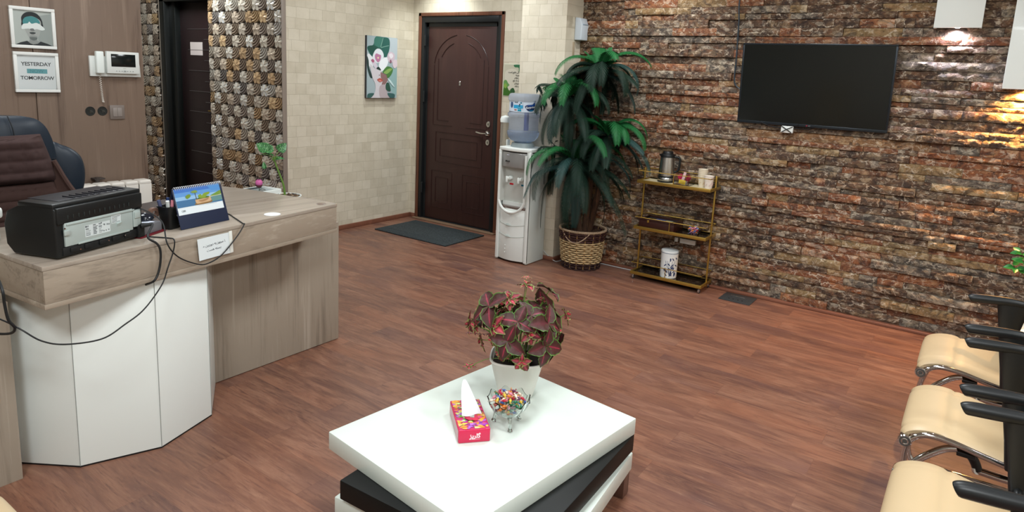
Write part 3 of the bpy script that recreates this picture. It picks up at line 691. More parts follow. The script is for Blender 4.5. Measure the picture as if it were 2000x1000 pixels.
# ---- cables
def cable(name, lab, pts, r, extra=None, n=8, mt=None, **k):
    b = B(); b.tube(pts, r, 8, n); 
    return solo(name, b, mt or M_CABLE, lab, 'cable', **k)
c1 = thing('power_cable', 'thick black power cord with plug falling from the printer over the counter edge', 'cable', (1.2, 2.5, .8))
b = B(); P0 = PM @ Vector((PL-.012, -.02, .045))
b.tube([P0, P0+Vector((.025, -.01, .004)), (1.175, 2.465, .872), (1.20, 2.452, .845), (1.2105, 2.449, .815), (1.208, 2.450, .765), (1.195, 2.4475, .725), (1.178, 2.446, .704), (1.176, 2.50, .68)], .0042, 10, 8); part('cord', b, M_CABLE, c1)
b = B(); b.cyl(P0-Vector((.012, -.004, 0)), P0+Vector((.026, -.010, .003)), .010, 14, .006, bev=.002); part('plug', b, M_CABLE, c1)
cable('usb_cable', 'thin black cable drooping in front of the note from calendar to printer',
      [(1.16, 2.60, .955), (1.20, 2.56, .96), (1.245, 2.50, .915), (1.24, 2.455, .837), (1.28, 2.461, .778), (1.345, 2.471, .736), (1.403, 2.479, .718), (1.476, 2.489, .738), (1.555, 2.502, .80), (1.596, 2.51, .845), (1.60, 2.525, .8475), (1.64, 2.66, .8475), (1.66, 2.74, .8475), (1.64, 2.86, .8475), (1.66, 3.0, .8475), (1.72, 3.06, .80), (1.76, 3.3, .702)], .0026)
cable('network_cable', 'long black cable sagging across the white faceted desk base',
      [(1.19, 2.63, .8475), (1.225, 2.56, .8475), (1.262, 2.49, .8485), (1.268, 2.457, .845), (1.262, 2.455, .803), (1.235, 2.448, .745), (1.202, 2.435, .686), (1.10, 2.36, .638), (1.02, 2.33, .612), (.934, 2.305, .592), (.822, 2.29, .612), (.76, 2.30, .64), (.715, 2.33, .685), (.69, 2.42, .702+.0), (.60, 2.50, .76), (.50, 2.6, .70), (.40, 2.66, .679)], .0026)
cable('power_cable', 'thick black cord hanging down at the far left end of the counter',
      [(.70, 2.72, .866), (.69, 2.60, .868), (.685, 2.42, .862), (.682, 2.34, .82), (.684, 2.335, .77), (.690, 2.335, .72), (.706, 2.34, .687), (.70, 2.38, .66), (.66, 2.5, .64), (.62, 2.655, .6)], .0042)
# ---- pot plant, lotus dish on the rear worktop
WZ = .699
def pot_plant():
    c = (2.275, 3.165, WZ)
    d = thing('potted_plant', 'small mottled leaf plant in a white pot at the far end of the desk', 'plant', c)
    b = B(); b.lathe([(0, 0), (.062, 0), (.068, .004), (.082, .092), (.086, .094), (.086, .100), (.081, .100), (.076, .085), (0, .085)], 40, c); part('pot', b, M_WHITE, d)
    b = B(); rnd = random.Random(4); b.lathe([(0, .091), (.04, .093), (.077, .089)], 24, c)
    mt = []
    for k, hx in enumerate(('#3b2a20', '#6e5238', '#221812', '#a58c6a')):
        b.mi = k; mt.append(mat('bark_chip_'+str(k), hx, .8))
        for i in range(60):
            a = rnd.uniform(0, 2*pi); r = .074*sqrt(rnd.random()); b.box(-.006, .006, -.0035, .0035, -.0015, .0015, M=Matrix.Translation((c[0]+r*cos(a), c[1]+r*sin(a), c[2]+.094+rnd.uniform(0, .004))) @ Matrix.Rotation(rnd.uniform(0, 3), 4, 'Z') @ Matrix.Rotation(rnd.uniform(-.5, .5), 4, 'X'))
    part('soil', b, mt, d)
    base = Vector((c[0]-.005, c[1], c[2]+.09))
    b = B(); b.tube([base, base+Vector((-.004, .003, .06)), base+Vector((-.02, .012, .12)), base+Vector((-.042, .028, .20)), base+Vector((-.046, .03, .232))], lambda t: .0065-.003*t, 10, 5)
    st = base+Vector((-.046, .03, .232))
    for e in ((.030, -.018, .03), (-.03, .02, .035), (-.05, .03, .012), (.02, -.02, -.012)): b.tube([st-Vector((0, 0, .03)), st+Vector(e)*.5, st+Vector(e)], .0018, 6, 4)
    part('stem', b, mat('green_stem', '#5f8236', .5), d)
    m = mat('mottled_leaf', '#4d8a4c', .4); t = NT(m); v = t.n('ShaderNodeTexVoronoi', {'Vector': t.coord(), 'Scale': 130}); t.base(t.ramp(v.outputs['Distance'], [(.10, '#93b884'), (.35, '#3f7a42'), (.7, '#27592f')]))
    b = B()
    def leaf(o, dirv, up, L, W):
        x = Vector(dirv).normalized(); n = Vector(up); n = (n-x*n.dot(x)).normalized(); y = n.cross(x); rows = []
        for i in range(9):
            t_ = i/8; w = W*(sin(pi*min(1, t_**.62*1.0)))**.8 if 0 < t_ < 1 else .0005
            rows.append([Vector(o)+x*(L*t_)+y*(w*s)+n*(abs(s)*w*.45-.25*L*t_*t_) for s in (-1, -.5, 0, .5, 1)])
        b.sheet(rows)
    vd = Vector((-.57, -.80, .1))
    leaf(st+Vector((-.025, .018, .026)), (-.35, .35, .42), vd+Vector((0, 0, .5)), .075, .034)
    leaf(st+Vector((.022, -.014, .026)), (.35, -.25, .55), vd+Vector((0, 0, .2)), .062, .028)
    leaf(st+Vector((-.0, .0, .03)), (-.5, .4, .1), vd+Vector((0, 0, .9)), .07, .030)
    leaf(st+Vector((-.0, .0, .0)), (-.6, .5, .25), (0, -.3, 1), .07, .016)
    leaf(st+Vector((.0, -.0, -.02)), (.5, -.4, .2), (-.3, -.4, 1), .055, .018)
    leaf(base+Vector((-.085, .06, .16)), (-.1, .1, .9), vd, .04, .012)
    part('foliage', b, m, d, smooth=60)
pot_plant()
def lotus():
    c = (2.36, 3.53, WZ); R = Matrix.Translation(c) @ Matrix.Rotation(.15, 4, 'Z')
    d = thing('flower_dish', 'square white dish with water beside the small potted plant', 'dish', c)
    b = B(); s = .085
    rows = []
    b.box(-s+.01, s-.01, -s+.01, s-.01, 0, .01, .003, M=R)
    for sx0, sx1, sy0, sy1 in ((-s, s, -s, -s+.01), (-s, s, s-.01, s), (-s, -s+.01, -s+.01, s-.01), (s-.01, s, -s+.01, s-.01)): b.box(sx0, sx1, sy0, sy1, .002, .077, .002, M=R)
    part('dish_body', b, M_WHITE, d)
    b = B(); b.box(-s+.011, s-.011, -s+.011, s-.011, .0105, .066, 0, M=R); part('grey_filling', b, mat('dish_filling', '#8d9696', .15), d)
    f = thing('lotus_flower', 'pink lotus bud standing in the square white dish', 'flower', (c[0]-.01, c[1], c[2]+.067))
    o = Vector((c[0]-.01, c[1], c[2]+.067))
    b = B(); b.tube([o, o+Vector((.002, 0, .012)), o+Vector((-.002, 0, .026))], .0022, 6, 3); b.tube([o+Vector((0, 0, .002)), o+Vector((.015, -.01, .012)), o+Vector((.03, -.02, .004))], .0015, 6, 4); part('stem', b, mat('dark_stem', '#3b4a34', .5), f)
    for nm, n, L, Rr, hx, z0, op in (('petal', 9, .046, .021, '#d46aa8', .024, .12), ('sepal', 6, .024, .020, '#5a2433', .020, .25)):
        b = B()
        for k in range(n):
            a = 2*pi*k/n; rows = []
            for i in range(7):
                t_ = i/6; r = Rr*sin(pi*(.12+.72*t_))*(1+.0); w = .0115*sin(pi*min(1, .15+.85*t_)) if t_ < 1 else .001
                rows.append([o+Vector((cos(a+q*w/max(r, .004))*r, sin(a+q*w/max(r, .004))*r, z0+L*t_)) for q in (-1, -.5, 0, .5, 1)])
            b.sheet(rows)
        part(nm, b, mat('lotus_'+nm, hx, .5), f, smooth=60)
lotus()
# ---- executive chair behind the desk
def boss_chair():
    d = thing('executive_chair', 'navy leather executive chair with brown quilted cover behind the desk', 'chair', (.95, 3.62, 0))
    M_NAVY = mat('navy_leather', '#1b2632', .38); t = NT(M_NAVY); t.bump(t.noise(t.coord(), 220, 3).outputs[0], .12, .001)
    m = mat('brown_quilted_cover', '#3a2624', .75); t = NT(m)
    X0 = .93
    def cushion(b, outline, y0, y1, puff, ny=6):
        """puffed panel: outline in xz, centre bulged toward -y"""
        P = cr_pts([(x, 0, z) for x, z in outline], 5, True); c = sum(P, Vector())/len(P); rings = []
        for k in range(ny+1):
            s = 1-(k/ny)**1.6; rings.append([Vector((c.x+(p.x-c.x)*s, y0-puff*(1-s*s)**.5 if s < 1 else y0, c.z+(p.z-c.z)*s)) for p in P])
        rows = [[Vector((c.x+(p.x-c.x)*.96, y1, c.z+(p.z-c.z)*.96)) for p in P], [Vector((p.x, y1-(y1-y0)*.3, p.z)) for p in P], [Vector((p.x, y0+(y1-y0)*.25, p.z)) for p in P]]+rings
        n = len(P); vs = [q for r in rows for q in r]
        fs = [(i*n+k, i*n+(k+1) % n, (i+1)*n+(k+1) % n, (i+1)*n+k) for i in range(len(rows)-1) for k in range(n)]
        fs.append(tuple(range(n))); b.add(vs, fs)
    # backrest, symmetric about x=.93
    half = [(.0, 1.243), (.17, 1.238), (.287, 1.228), (.336, 1.195), (.362, 1.141), (.374, 1.085), (.378, 1.0), (.37, .86), (.34, .70), (.25, .56), (0, .54)]
    out = [(X0+x, z) for x, z in half]+[(X0-x, z) for x, z in half[-2:0:-1]]
    b = B(); cushion(b, out, 3.60, 3.70, .035); part('backrest', b, M_NAVY, d)
    for s in (1, -1):
        w = [(.37, 1.098), (.42, 1.09), (.465, 1.065), (.50, 1.022), (.512, .95), (.50, .87), (.465, .81), (.40, .76), (.36, .76), (.355, .95)]
        b = B(); cushion(b, [(X0+s*x, z) for x, z in w][::s], 3.63, 3.70, .03); part('side_wing', b, M_NAVY, d)
    for pts in ([(X0+.19, 3.578, 1.238), (X0+.20, 3.563, 1.19), (X0+.205, 3.56, 1.14)], [(X0-.02, 3.578, 1.242), (X0-.02, 3.56, 1.19), (X0-.02, 3.556, 1.14)], [(X0+.375, 3.60, 1.03), (X0+.34, 3.572, 1.033), (X0+.30, 3.566, 1.03)]): b = B(); b.tube(pts, .0022, 6, 4); part('seam_piping', b, mat('navy_dark', '#0c1118', .5), d)
    # quilted lumbar pillow
    mg = mat('brown_quilt', '#41302d', .8)
    def quilt(name, outline, y0, thick, cell, hx):
        mm = mat(hx[0], hx[1], .85)
        xs = [p[0] for p in outline]; zs = [p[1] for p in outline]; x0, x1, z0, z1 = min(xs), max(xs), min(zs), max(zs); nx, nz = 70, 44; rows = []
        def bound(z):
            c_ = []
            for (xa, za), (xb, zb) in zip(outline, outline[1:]+outline[:1]):
                if (za-z)*(zb-z) <= 0 and za != zb: c_.append(xa+(xb-xa)*(z-za)/(zb-za))
            return (min(c_), max(c_)) if len(c_) >= 2 else (xs[0], xs[0])
        for j in range(nz+1):
            z = z0+1e-4+(z1-z0-2e-4)*j/nz; a, e = bound(z); row = []
            for i in range(nx+1):
                x = a+(e-a)*i/nx; u, v = i/nx, j/nz
                edge = (min(1, 8*min(u, 1-u)))**.5*(min(1, 8*min(v, 1-v)))**.5
                q = abs(sin(pi*x/cell))**.35*abs(sin(pi*z/cell))**.35
                row.append(Vector((x, y0-thick*edge-.011*q*edge, z)))
            rows.append(row)
        b = B(); b.sheet(rows); back = [[Vector((p.x, y0+.012, p.z)) for p in r] for r in (rows[0], rows[-1])]
        b.sheet([rows[0], back[0]]); b.sheet([rows[-1], back[1]]); b.sheet([[r[0] for r in rows], [Vector((r[0].x, y0+.012, r[0].z)) for r in rows]]); b.sheet([[r[-1] for r in rows], [Vector((r[-1].x, y0+.012, r[-1].z)) for r in rows]])
        return part(name, b, mm, d, smooth=60)
    quilt('lumbar_pillow', [(X0-.30, 1.135), (X0+.305, 1.155), (X0+.345, 1.02), (X0+.36, .935), (X0-.30, .93)], 3.555, .045, .052, ('quilt_brown_dark', '#3b2826'))
    quilt('cover_panel', [(X0-.30, .925), (X0+.36, .93), (X0+.40, .80), (X0+.42, .60), (X0-.42, .60), (X0-.36, .80)], 3.56, .02, .045, ('quilt_brown', '#412c27'))
    b = B(); b.tube([(X0+.345, 3.54, 1.03), (X0+.40, 3.52, .90), (X0+.47, 3.48, .78), (X0+.50, 3.44, .70)], .012, 8, 6); b.sheet([[(X0+.33, 3.55, 1.0), (X0+.345, 3.54, 1.03)], [(X0+.36, 3.545, .86), (X0+.40, 3.52, .90)], [(X0+.38, 3.54, .76), (X0+.47, 3.48, .78)], [(X0+.40, 3.52, .66), (X0+.50, 3.44, .70)]]); part('cover_side', b, mat('quilt_brown_edge', '#46302a', .8), d)
    b = B(); b.box(X0-.30, X0+.30, 3.10, 3.60, .45, .57, .04, 4); part('seat', b, mat('quilt_brown'), d)
    for s in (-1, 1):
        b = B(); b.tube([(X0+s*.33, 3.14, .60), (X0+s*.335, 3.3, .672), (X0+s*.33, 3.55, .66)], .022, 10, 4); b.tube([(X0+s*.335, 3.3, .66), (X0+s*.31, 3.35, .48)], .015, 8); part('armrest', b, M_BLACK, d)
    b = B(); b.cyl((X0, 3.4, .06), (X0, 3.4, .45), .03, 16); part('gas_lift', b, M_CHROME, d)
    for k in range(5):
        a = 2*pi*k/5+.3; q = Vector((X0+.29*cos(a), 3.4+.29*sin(a), .055)); b = B(); b.tube([(X0, 3.4, .10), q+Vector((0, 0, .012))], .018, 8); lg = part('leg', b, M_BLACK, d)
        b = B(); b.cyl(q+Vector((-.018, 0, -.028)), q+Vector((.018, 0, -.028)), .027, 14); part('caster', b, M_BLACK, lg)
boss_chair()
# ---- things on the office partition
def radiator():
    n = 11; x1 = 2.075; d = thing('radiator', 'white sectional radiator on the wood panel wall behind the desk', 'radiator', (1.65, 4.31, 0))
    for i in range(n):
        x = x1-.08*(i+.5); b = B()
        b.box(x-.037, x+.037, 4.262, 4.272, .17, .745, .003); b.box(x-.037, x+.037, 4.345, 4.353, .17, .75, .003); b.box(x-.006, x+.006, 4.27, 4.35, .17, .745, .002)
        b.box(x-.039, x+.039, 4.262, 4.353, .735, .768, .012, 3); b.box(x-.037, x+.037, 4.27, 4.345, .68, .69, .002); b.cyl((x-.04, 4.31, .2), (x+.04, 4.31, .2), .018, 10)
        part('section', b, mat('radiator_white', '#dcd6cd', .35), d)
    b = B(); b.cyl((1.79, 4.345, .77), (1.79, 4.345, .80), .012, 12); b.box(1.775, 1.835, 4.34, YW-.0005, .782, .792, .003); part('wall_bracket', b, mat('bracket_dark', '#3b332f', .5), d)
radiator()
def pframe(lab, x0, x1, z0, z1):
    d = thing('picture_frame', lab, 'picture', ((x0+x1)/2, YW, (z0+z1)/2), group='framed prints on the wood panels')
    cx, cz, W, H = (x0+x1)/2, (z0+z1)/2, x1-x0, z1-z0; FM = frame((cx, YW-.018, cz), (1, 0, 0), (0, 0, 1)); w = .017
    b = B()
    b.box(-W/2, W/2, H/2-w, H/2, -.017, .002, .0018, M=FM); b.box(-W/2, W/2, -H/2, -H/2+w, -.017, .002, .0018, M=FM)
    b.box(-W/2, -W/2+w, -H/2+w, H/2-w, -.017, .002, .0018, M=FM); b.box(W/2-w, W/2, -H/2+w, H/2-w, -.017, .002, .0018, M=FM)
    part('frame', b, M_WHITEM, d)
    return d, FM @ Matrix.Translation((0, 0, -.008)), W-2*w, H-2*w
d, FM, W, H = pframe('white framed portrait of a face brushed over with teal and white', 1.419, 1.637, 1.549, 1.772)
b = B(); b.box(-W/2, W/2, -H/2, H/2, -.003, 0, M=FM); bp = part('print', b, mat('portrait_paper', '#a9b0ab', .3, coat=.4), d)
flat_art(bp, 'printed_picture', FM, W, H, (400, 370), [
    ('#8f9793', [(230, 60), (400, 20), (400, 370), (250, 370)], 0), ('#1d2326', [(86, 120), (90, 70), (130, 28), (190, 15), (250, 30), (290, 75), (305, 130), (290, 175), (100, 175)], 1),
    ('#9b9f9b', [(105, 100), (190, 60), (280, 100), (285, 170), (270, 240), (240, 290), (195, 305), (155, 290), (128, 240), (110, 180)], 1),
    ('#868b88', [(160, 270), (235, 270), (240, 320), (290, 345), (190, 366), (110, 345), (155, 320)], 1), ('#5f6664', [(160, 285), (235, 285), (225, 310), (195, 318), (170, 308)], 1),
    ('#23292c', [(10, 368), (60, 345), (130, 325), (160, 350), (190, 362), (240, 350), (270, 325), (340, 345), (398, 368), (398, 370), (10, 370)], 0),
    ('#3f8284', [(100, 110), (130, 75), (190, 62), (250, 80), (278, 125), (240, 140), (150, 150), (104, 150)], 1),
    ('#d3dbd8', [(80, 190), (100, 150), (150, 138), (165, 120), (190, 140), (240, 128), (285, 150), (325, 190), (290, 205), (240, 195), (200, 205), (150, 195), (90, 205)], 1),
    ('#3a3f40', [(160, 235), (195, 228), (225, 235), (205, 250), (175, 250)], 1), ('#6d7271', [(170, 195), (200, 190), (215, 210), (195, 216), (172, 212)], 1)])
d, FM, W, H = pframe('white framed print reading YESTERDAY and TOMORROW around a teal bar', 1.421, 1.640, 1.306, 1.528)
b = B(); b.box(-W/2, W/2, -H/2, H/2, -.003, 0, M=FM); bp = part('print', b, mat('poster_paper', '#ccd2d2', .3, coat=.4), d)
b = B(); text_into(b, 'YESTERDAY', .029, FM @ Matrix.Translation((0, .045, .0002)), space=.93, bold=.0003); text_into(b, 'TOMORROW', .028, FM @ Matrix.Translation((.002, -.032, .0002)), space=.93, bold=.0003); part('print_text', b, mat('poster_ink', '#2c3134', .6), bp)
b = B(); b.box(-.047, .052, -.006, .019, 0, .0004, M=FM); tb = part('teal_bar', b, mat('poster_teal', '#5e9499', .6), bp)
b = B(); text_into(b, 'NOW', .026, FM @ Matrix.Translation((.0, .0065, .0005)), space=1.0); part('bar_text', b, mat('poster_teal_dark', '#4b7f84', .6), tb)
def intercom():
    d = thing('video_intercom', 'white video intercom with corded handset on the wood panel wall', 'intercom', (1.95, YW, 1.47))
    FM = frame((0, YW, 0), (1, 0, 0), (0, 0, 1))
    b = B(); b.prism([(1.803, 1.404), (2.095, 1.404), (2.092, 1.47), (2.084, 1.525), (1.803, 1.525)], 0, .018, .003, M=FM); part('base_plate', b, M_PLASTIC, d)
    b = B(); b.box(1.888, 2.077, 1.424, 1.556, .0185, .045, .004, M=FM); mn = part('monitor', b, M_PLASTIC, d)
    b = B(); b.box(1.912, 2.053, 1.466, 1.541, .0452, .0462, .001, M=FM); part('screen', b, mat('lcd_screen', '#141b1b', .12), mn)
    b = B()
    for i in range(7): b.box(1.937+i*.016-(.004 if i == 3 else 0), 1.943+i*.016+(.004 if i == 3 else 0), 1.437-(.002 if i == 3 else 0), 1.442+(.002 if i == 3 else 0), .0452, .0472, .001, M=FM)
    b.box(1.978, 1.996, 1.455, 1.457, .0452, .0457, M=FM); part('button', b, mat('button_grey', '#9aa09f', .4), mn)
    b = B(); b.box(1.828, 1.872, 1.422, 1.553, .022, .05, .007, 3, M=FM); b.box(1.834, 1.866, 1.43, 1.46, .018, .03, .003, M=FM); part('handset', b, M_WHITE, d)
    b = B(); pts = []
    for i in range(260):
        t_ = i/259; a = t_*2*pi*20; z = 1.405-.155*sin(t_*pi*.5)-(.0); pts.append((1.853+.012*t_+.0055*cos(a), YW-.022-.0055*sin(a), z))
    b.tube([(1.85, YW-.035, 1.424)]+pts, .0014, 5); part('coiled_cord', b, mat('cord_white', '#d6cfc6', .5), d)
intercom()
d = thing('light_switch', 'grey double rocker light switch right of two round wall holes', 'switch', (1.948, YW, 1.187)); FM = frame((1.948, YW, 1.187), (1, 0, 0), (0, 0, 1))
b = B(); b.box(-.043, .043, -.043, .043, 0, .008, .003, M=FM); part('switch_plate', b, mat('taupe_switch', '#7b7069', .4), d)
for k in (0, 1):
    b = B(); b.box(-.026+k*.0265, -.0005+k*.0265, -.027, .027, .008, .011, .001, M=FM @ Matrix.Rotation(.0, 4, 'Y')); part('rocker', b, mat('taupe_rocker', '#8f8680', .35), d)
for x, lb in ((1.797, 'left'), (1.865, 'right')):
    dd = thing('wall_box', 'empty round wall box, %s of the two holes beside the switch' % lb, 'wall box', (x, YW, 1.195), group='open round wall boxes')
    b = B(); M = Matrix.Translation((x, YW+.0, 1.195)) @ Matrix.Rotation(pi/2, 4, 'X')
    b.lathe([(0, .0008), (.0265, .0008), (.0278, .001), (.0278, .0018), (.0262, .0022), (.0255, .0012)], 28, M=M); part('box_rim', b, mat('box_black', '#1d1f1c', .6), dd)
    b = B(); b.lathe([(0, .0024), (.009, .0026), (.010, .0012)], 14, M=M @ Matrix.Translation((.004, -.003, 0))); b.tube([M @ Vector((-.012, .01, .004)), M @ Vector((0, 0, .008)), M @ Vector((.014, -.012, .004))], .0012, 5, 4); part('loose_wire', b, mat('box_inner', '#3a3a34', .7), dd)
# ------------------------------------------------------------------ stone wall fittings
def tv():
    d = thing('television', 'black flat television tilted forward on the split stone wall', 'television', (4.86, 1.0, 1.55))
    yl, yr = 1.468, .513; n = 1
    zt, zb, xt, xb = 1.826, 1.272, 4.828, 4.868
    up = Vector((xt-xb, 0, zt-zb)).normalized(); W, H = yl-yr, Vector((xt-xb, 0, zt-zb)).length
    FM = frame(((xt+xb)/2, (yl+yr)/2, (zt+zb)/2), (0, -1, 0), up)
    b = B(); b.box(-W/2, W/2, -H/2, H/2, -.03, 0, .004, M=FM); b.box(-W*.35, W*.35, -H*.42, H*.15, -.055, -.028, .01, M=FM); part('back_shell', b, M_BLACK, d)
    b = B(); q = .011
    b.box(-W/2-.001, W/2+.001, H/2-q, H/2+.001, -.008, .003, .002, M=FM); b.box(-W/2-.001, W/2+.001, -H/2-.001, -H/2+q*1.7, -.008, .003, .002, M=FM)
    b.box(-W/2-.001, -W/2+q, -H/2+q*1.7, H/2-q, -.008, .003, .002, M=FM); b.box(W/2-q, W/2+.001, -H/2+q*1.7, H/2-q, -.008, .003, .002, M=FM)
    bz = part('bezel', b, mat('tv_bezel', '#2b3136', .25, .5), d)
    b = B(); b.box(-W/2+q, W/2-q, -H/2+q*1.7, H/2-q, -.003, .0008, 0, M=FM); part('screen', b, mat('tv_screen', '#0d1110', .16, spec=.5), d)
    b = B(); LM = FM @ Matrix.Translation((.005, -H/2+.0095, .0031)); b.lathe([(0, 0), (.0052, 0), (.0052, .0004), (0, .0004)], 18, M=LM @ Matrix.Translation((-.012, 0, 0))); part('logo_badge', b, mat('logo_red', '#7d1f30', .4), bz)
    b = B(); text_into(b, 'LG', .0115, LM @ Matrix.Translation((.005, -.0003, 0))); part('logo_text', b, mat('logo_grey', '#8b9092', .4), bz)
    b = B(); b.box(xb+.03, XS-.02, .85, 1.15, 1.42, 1.66, .004); part('wall_mount', b, M_FRAME, d)
    b = B(); b.tube([(4.85, 1.30, 1.285), (4.875, 1.24, 1.262), (4.88, 1.16, 1.255), (4.87, 1.12, 1.272)], .0035, 6, 6); b.tube([(4.86, 1.05, 1.285), (4.88, 1.09, 1.262), (4.88, .99, 1.258), (4.87, .93, 1.280)], .0035, 6, 6); part('hanging_lead', b, M_CABLE, d)
tv()
d = thing('wall_socket', 'white wall socket with black leads just below the television', 'socket', (4.885, 1.12, 1.245))
b = B(); b.box(4.866, 4.89, 1.082, 1.162, 1.222, 1.27, .004); part('socket_plate', b, M_PLASTIC, d)
b = B(); b.tube([(4.862, 1.16, 1.268), (4.858, 1.12, 1.245), (4.862, 1.09, 1.225)], .003, 6, 5); b.tube([(4.862, 1.085, 1.266), (4.855, 1.12, 1.248), (4.862, 1.155, 1.226)], .003, 6, 5); part('plug_lead', b, M_CABLE, d)
b = B(); b.tube([(4.868, 1.535, CEIL-.005), (4.866, 1.532, 2.3), (4.868, 1.54, 2.1), (4.866, 1.53, 1.99), (4.868, 1.525, 1.85), (4.866, 1.52, 1.7), (4.866, 1.515, 1.55), (4.87, 1.46, 1.50)], .0055, 8, 8); solo('television_cable', b, mat('dark_blue_cable', '#1d2a33', .4), 'dark cable running down the stone wall to the left edge of the television', 'cable', loc=(4.87, 1.53, 1.9))
def sconce(lab, y0, y1, z0, z1, colr, power, hot):
    d = thing('wall_lamp', lab, 'wall lamp', (4.87, (y0+y1)/2, z0), group='white box wall lamps')
    xf, xb = 4.825, 4.905
    b = B(); b.box(xf, xf+.012, y0, y1, z0, z1, .0015); b.box(xf+.012, xb, y0, y0+.012, z0, z1); b.box(xf+.012, xb, y1-.012, y1, z0, z1); b.box(xf+.012, xb, y0+.012, y1-.012, z1-.012, z1)
    cy_ = (y0+y1)/2
    part('shade', b, M_WHITE, d)
    b = B(); b.box(xf+.012, xb, y0+.012, y1-.012, z0+.006, z0+.012); part('bottom_plate', b, M_CHROME, d)
    b = B(); b.lathe([(.016, .003), (.026, .001), (.028, .006), (.016, .006), (.016, .003)], 24, ((xf+xb)/2+.002, cy_, z0)); part('lamp_ring', b, M_CHROME, d)
    b = B(); b.lathe([(0, .003), (.017, .003), (.017, .006), (0, .006)], 20, ((xf+xb)/2+.002, cy_, z0)); part('lamp_lens', b, mat('lens_'+hot.strip('#'), '#ffffff', .4, emit=hot, estr=18), d)
    light('SPOT', 'wall_lamp_light', ((xf+xb)/2+.002, cy_, z0-.004), power, colr, .016, aim=((xf+xb)/2+.035, cy_, z0-1), spot_size=radians(150), spot_blend=.9)
sconce('white box wall lamp with cool light, upper right of the television', .102, .343, 1.927, 2.35, (.88, .84, 1), 16, '#f4f0ff')
sconce('white box wall lamp casting orange light, cut off by the right picture edge', -.285, -.043, 1.582, 2.10, (1, .48, .12), 75, '#ffd9a0')
# ------------------------------------------------------------------ entrance side fittings
d = thing('soap_dispenser', 'pale wall dispenser hanging on the side of the wallpapered pillar', 'dispenser', (4.84, 2.79, 1.92))
FM = frame((4.855, 2.826, 1.925), (1, 0, 0), (0, 0, 1))
b = B(); b.prism([(0, -.09), (.062, -.09), (.066, .03), (.045, .085), (0, .09)], -.06, .05, .006, 3, M=Matrix(((0, 0, 1, 4.845), (-1, 0, 0, 2.824), (0, 1, 0, 1.925), (0, 0, 0, 1)))); part('body', b, mat('pale_blue_plastic', '#cfdbe6', .35), d)
b = B(); b.box(-.045, .04, .045, .075, .062, .0655, .001, M=FM @ Matrix.Rotation(-.3, 4, 'X')) if False else b.box(4.80, 4.885, 2.7555, 2.7585, 1.955, 1.965, .001); part('window_strip', b, mat('dispenser_grey', '#9fb1c2', .3), d)
b = B(); b.box(4.77, 4.80, 2.8225, 2.8255, 1.70, 1.82, .0005); solo('paper_notice', b, mat('notice_cream', '#b5a58c', .7), 'small beige notice on the pillar below the wall dispenser', 'notice')
# poster
def poster():
    y0, y1, z0, z1 = 3.712, 3.502, 1.336, 1.633
    FM = frame((XD-.0035, (y0+y1)/2, (z0+z1)/2), (0, -1, 0), (0, 0, 1)); W, H = y0-y1, z1-z0
    d = thing('wall_poster', 'small leafy green poster with Persian text beside the entrance door', 'poster', (XD-.003, (y0+y1)/2, z0))
    b = B(); b.box(-W/2, W/2, -H/2, H/2, -.0025, 0, .0004, M=FM); sh = part('sheet', b, mat('poster_border', '#cfd3bf', .5), d)
    flat_art(sh, 'printed_picture', FM, W-.008, H-.01, (100, 140), [('#b9b6a2', [(0, 0), (100, 0), (100, 140), (0, 140)], 0), ('#c9c4b4', [(10, 30), (60, 20), (90, 50), (80, 110), (30, 110), (8, 70)], 1),
        ('#2f6b47', [(55, 2), (98, 2), (98, 40), (84, 30), (80, 14), (60, 12)], 1), ('#6d6a2e', [(88, 2), (100, 2), (100, 20), (92, 14)], 1), ('#5f8f50', [(0, 80), (14, 70), (26, 84), (34, 92), (22, 104), (34, 116), (50, 112), (62, 126), (50, 138), (0, 138)], 1),
        ('#35641f', [(0, 112), (20, 100), (34, 118), (60, 124), (48, 139), (0, 139)], 1), ('#7fa345', [(2, 96), (12, 84), (20, 96), (14, 108)], 1), ('#28512c', [(40, 112), (56, 104), (66, 120), (58, 134), (44, 128)], 1)])
    b = B()
    for i, (s, w) in enumerate((('زندگی نتایج است', 0), ('و تجربه', 0), ('می توانم', 0), ('او را به رنج', 0), ('به ورزش', 0), ('هم نیاید', 0))):
        text_into(b, persian(s), .021, FM @ Matrix.Translation((W/2-.012, .072-.0245*i, .0012)), align='RIGHT', bold=.0004)
    part('poster_text', b, mat('poster_black', '#22261f', .6), sh)
poster()
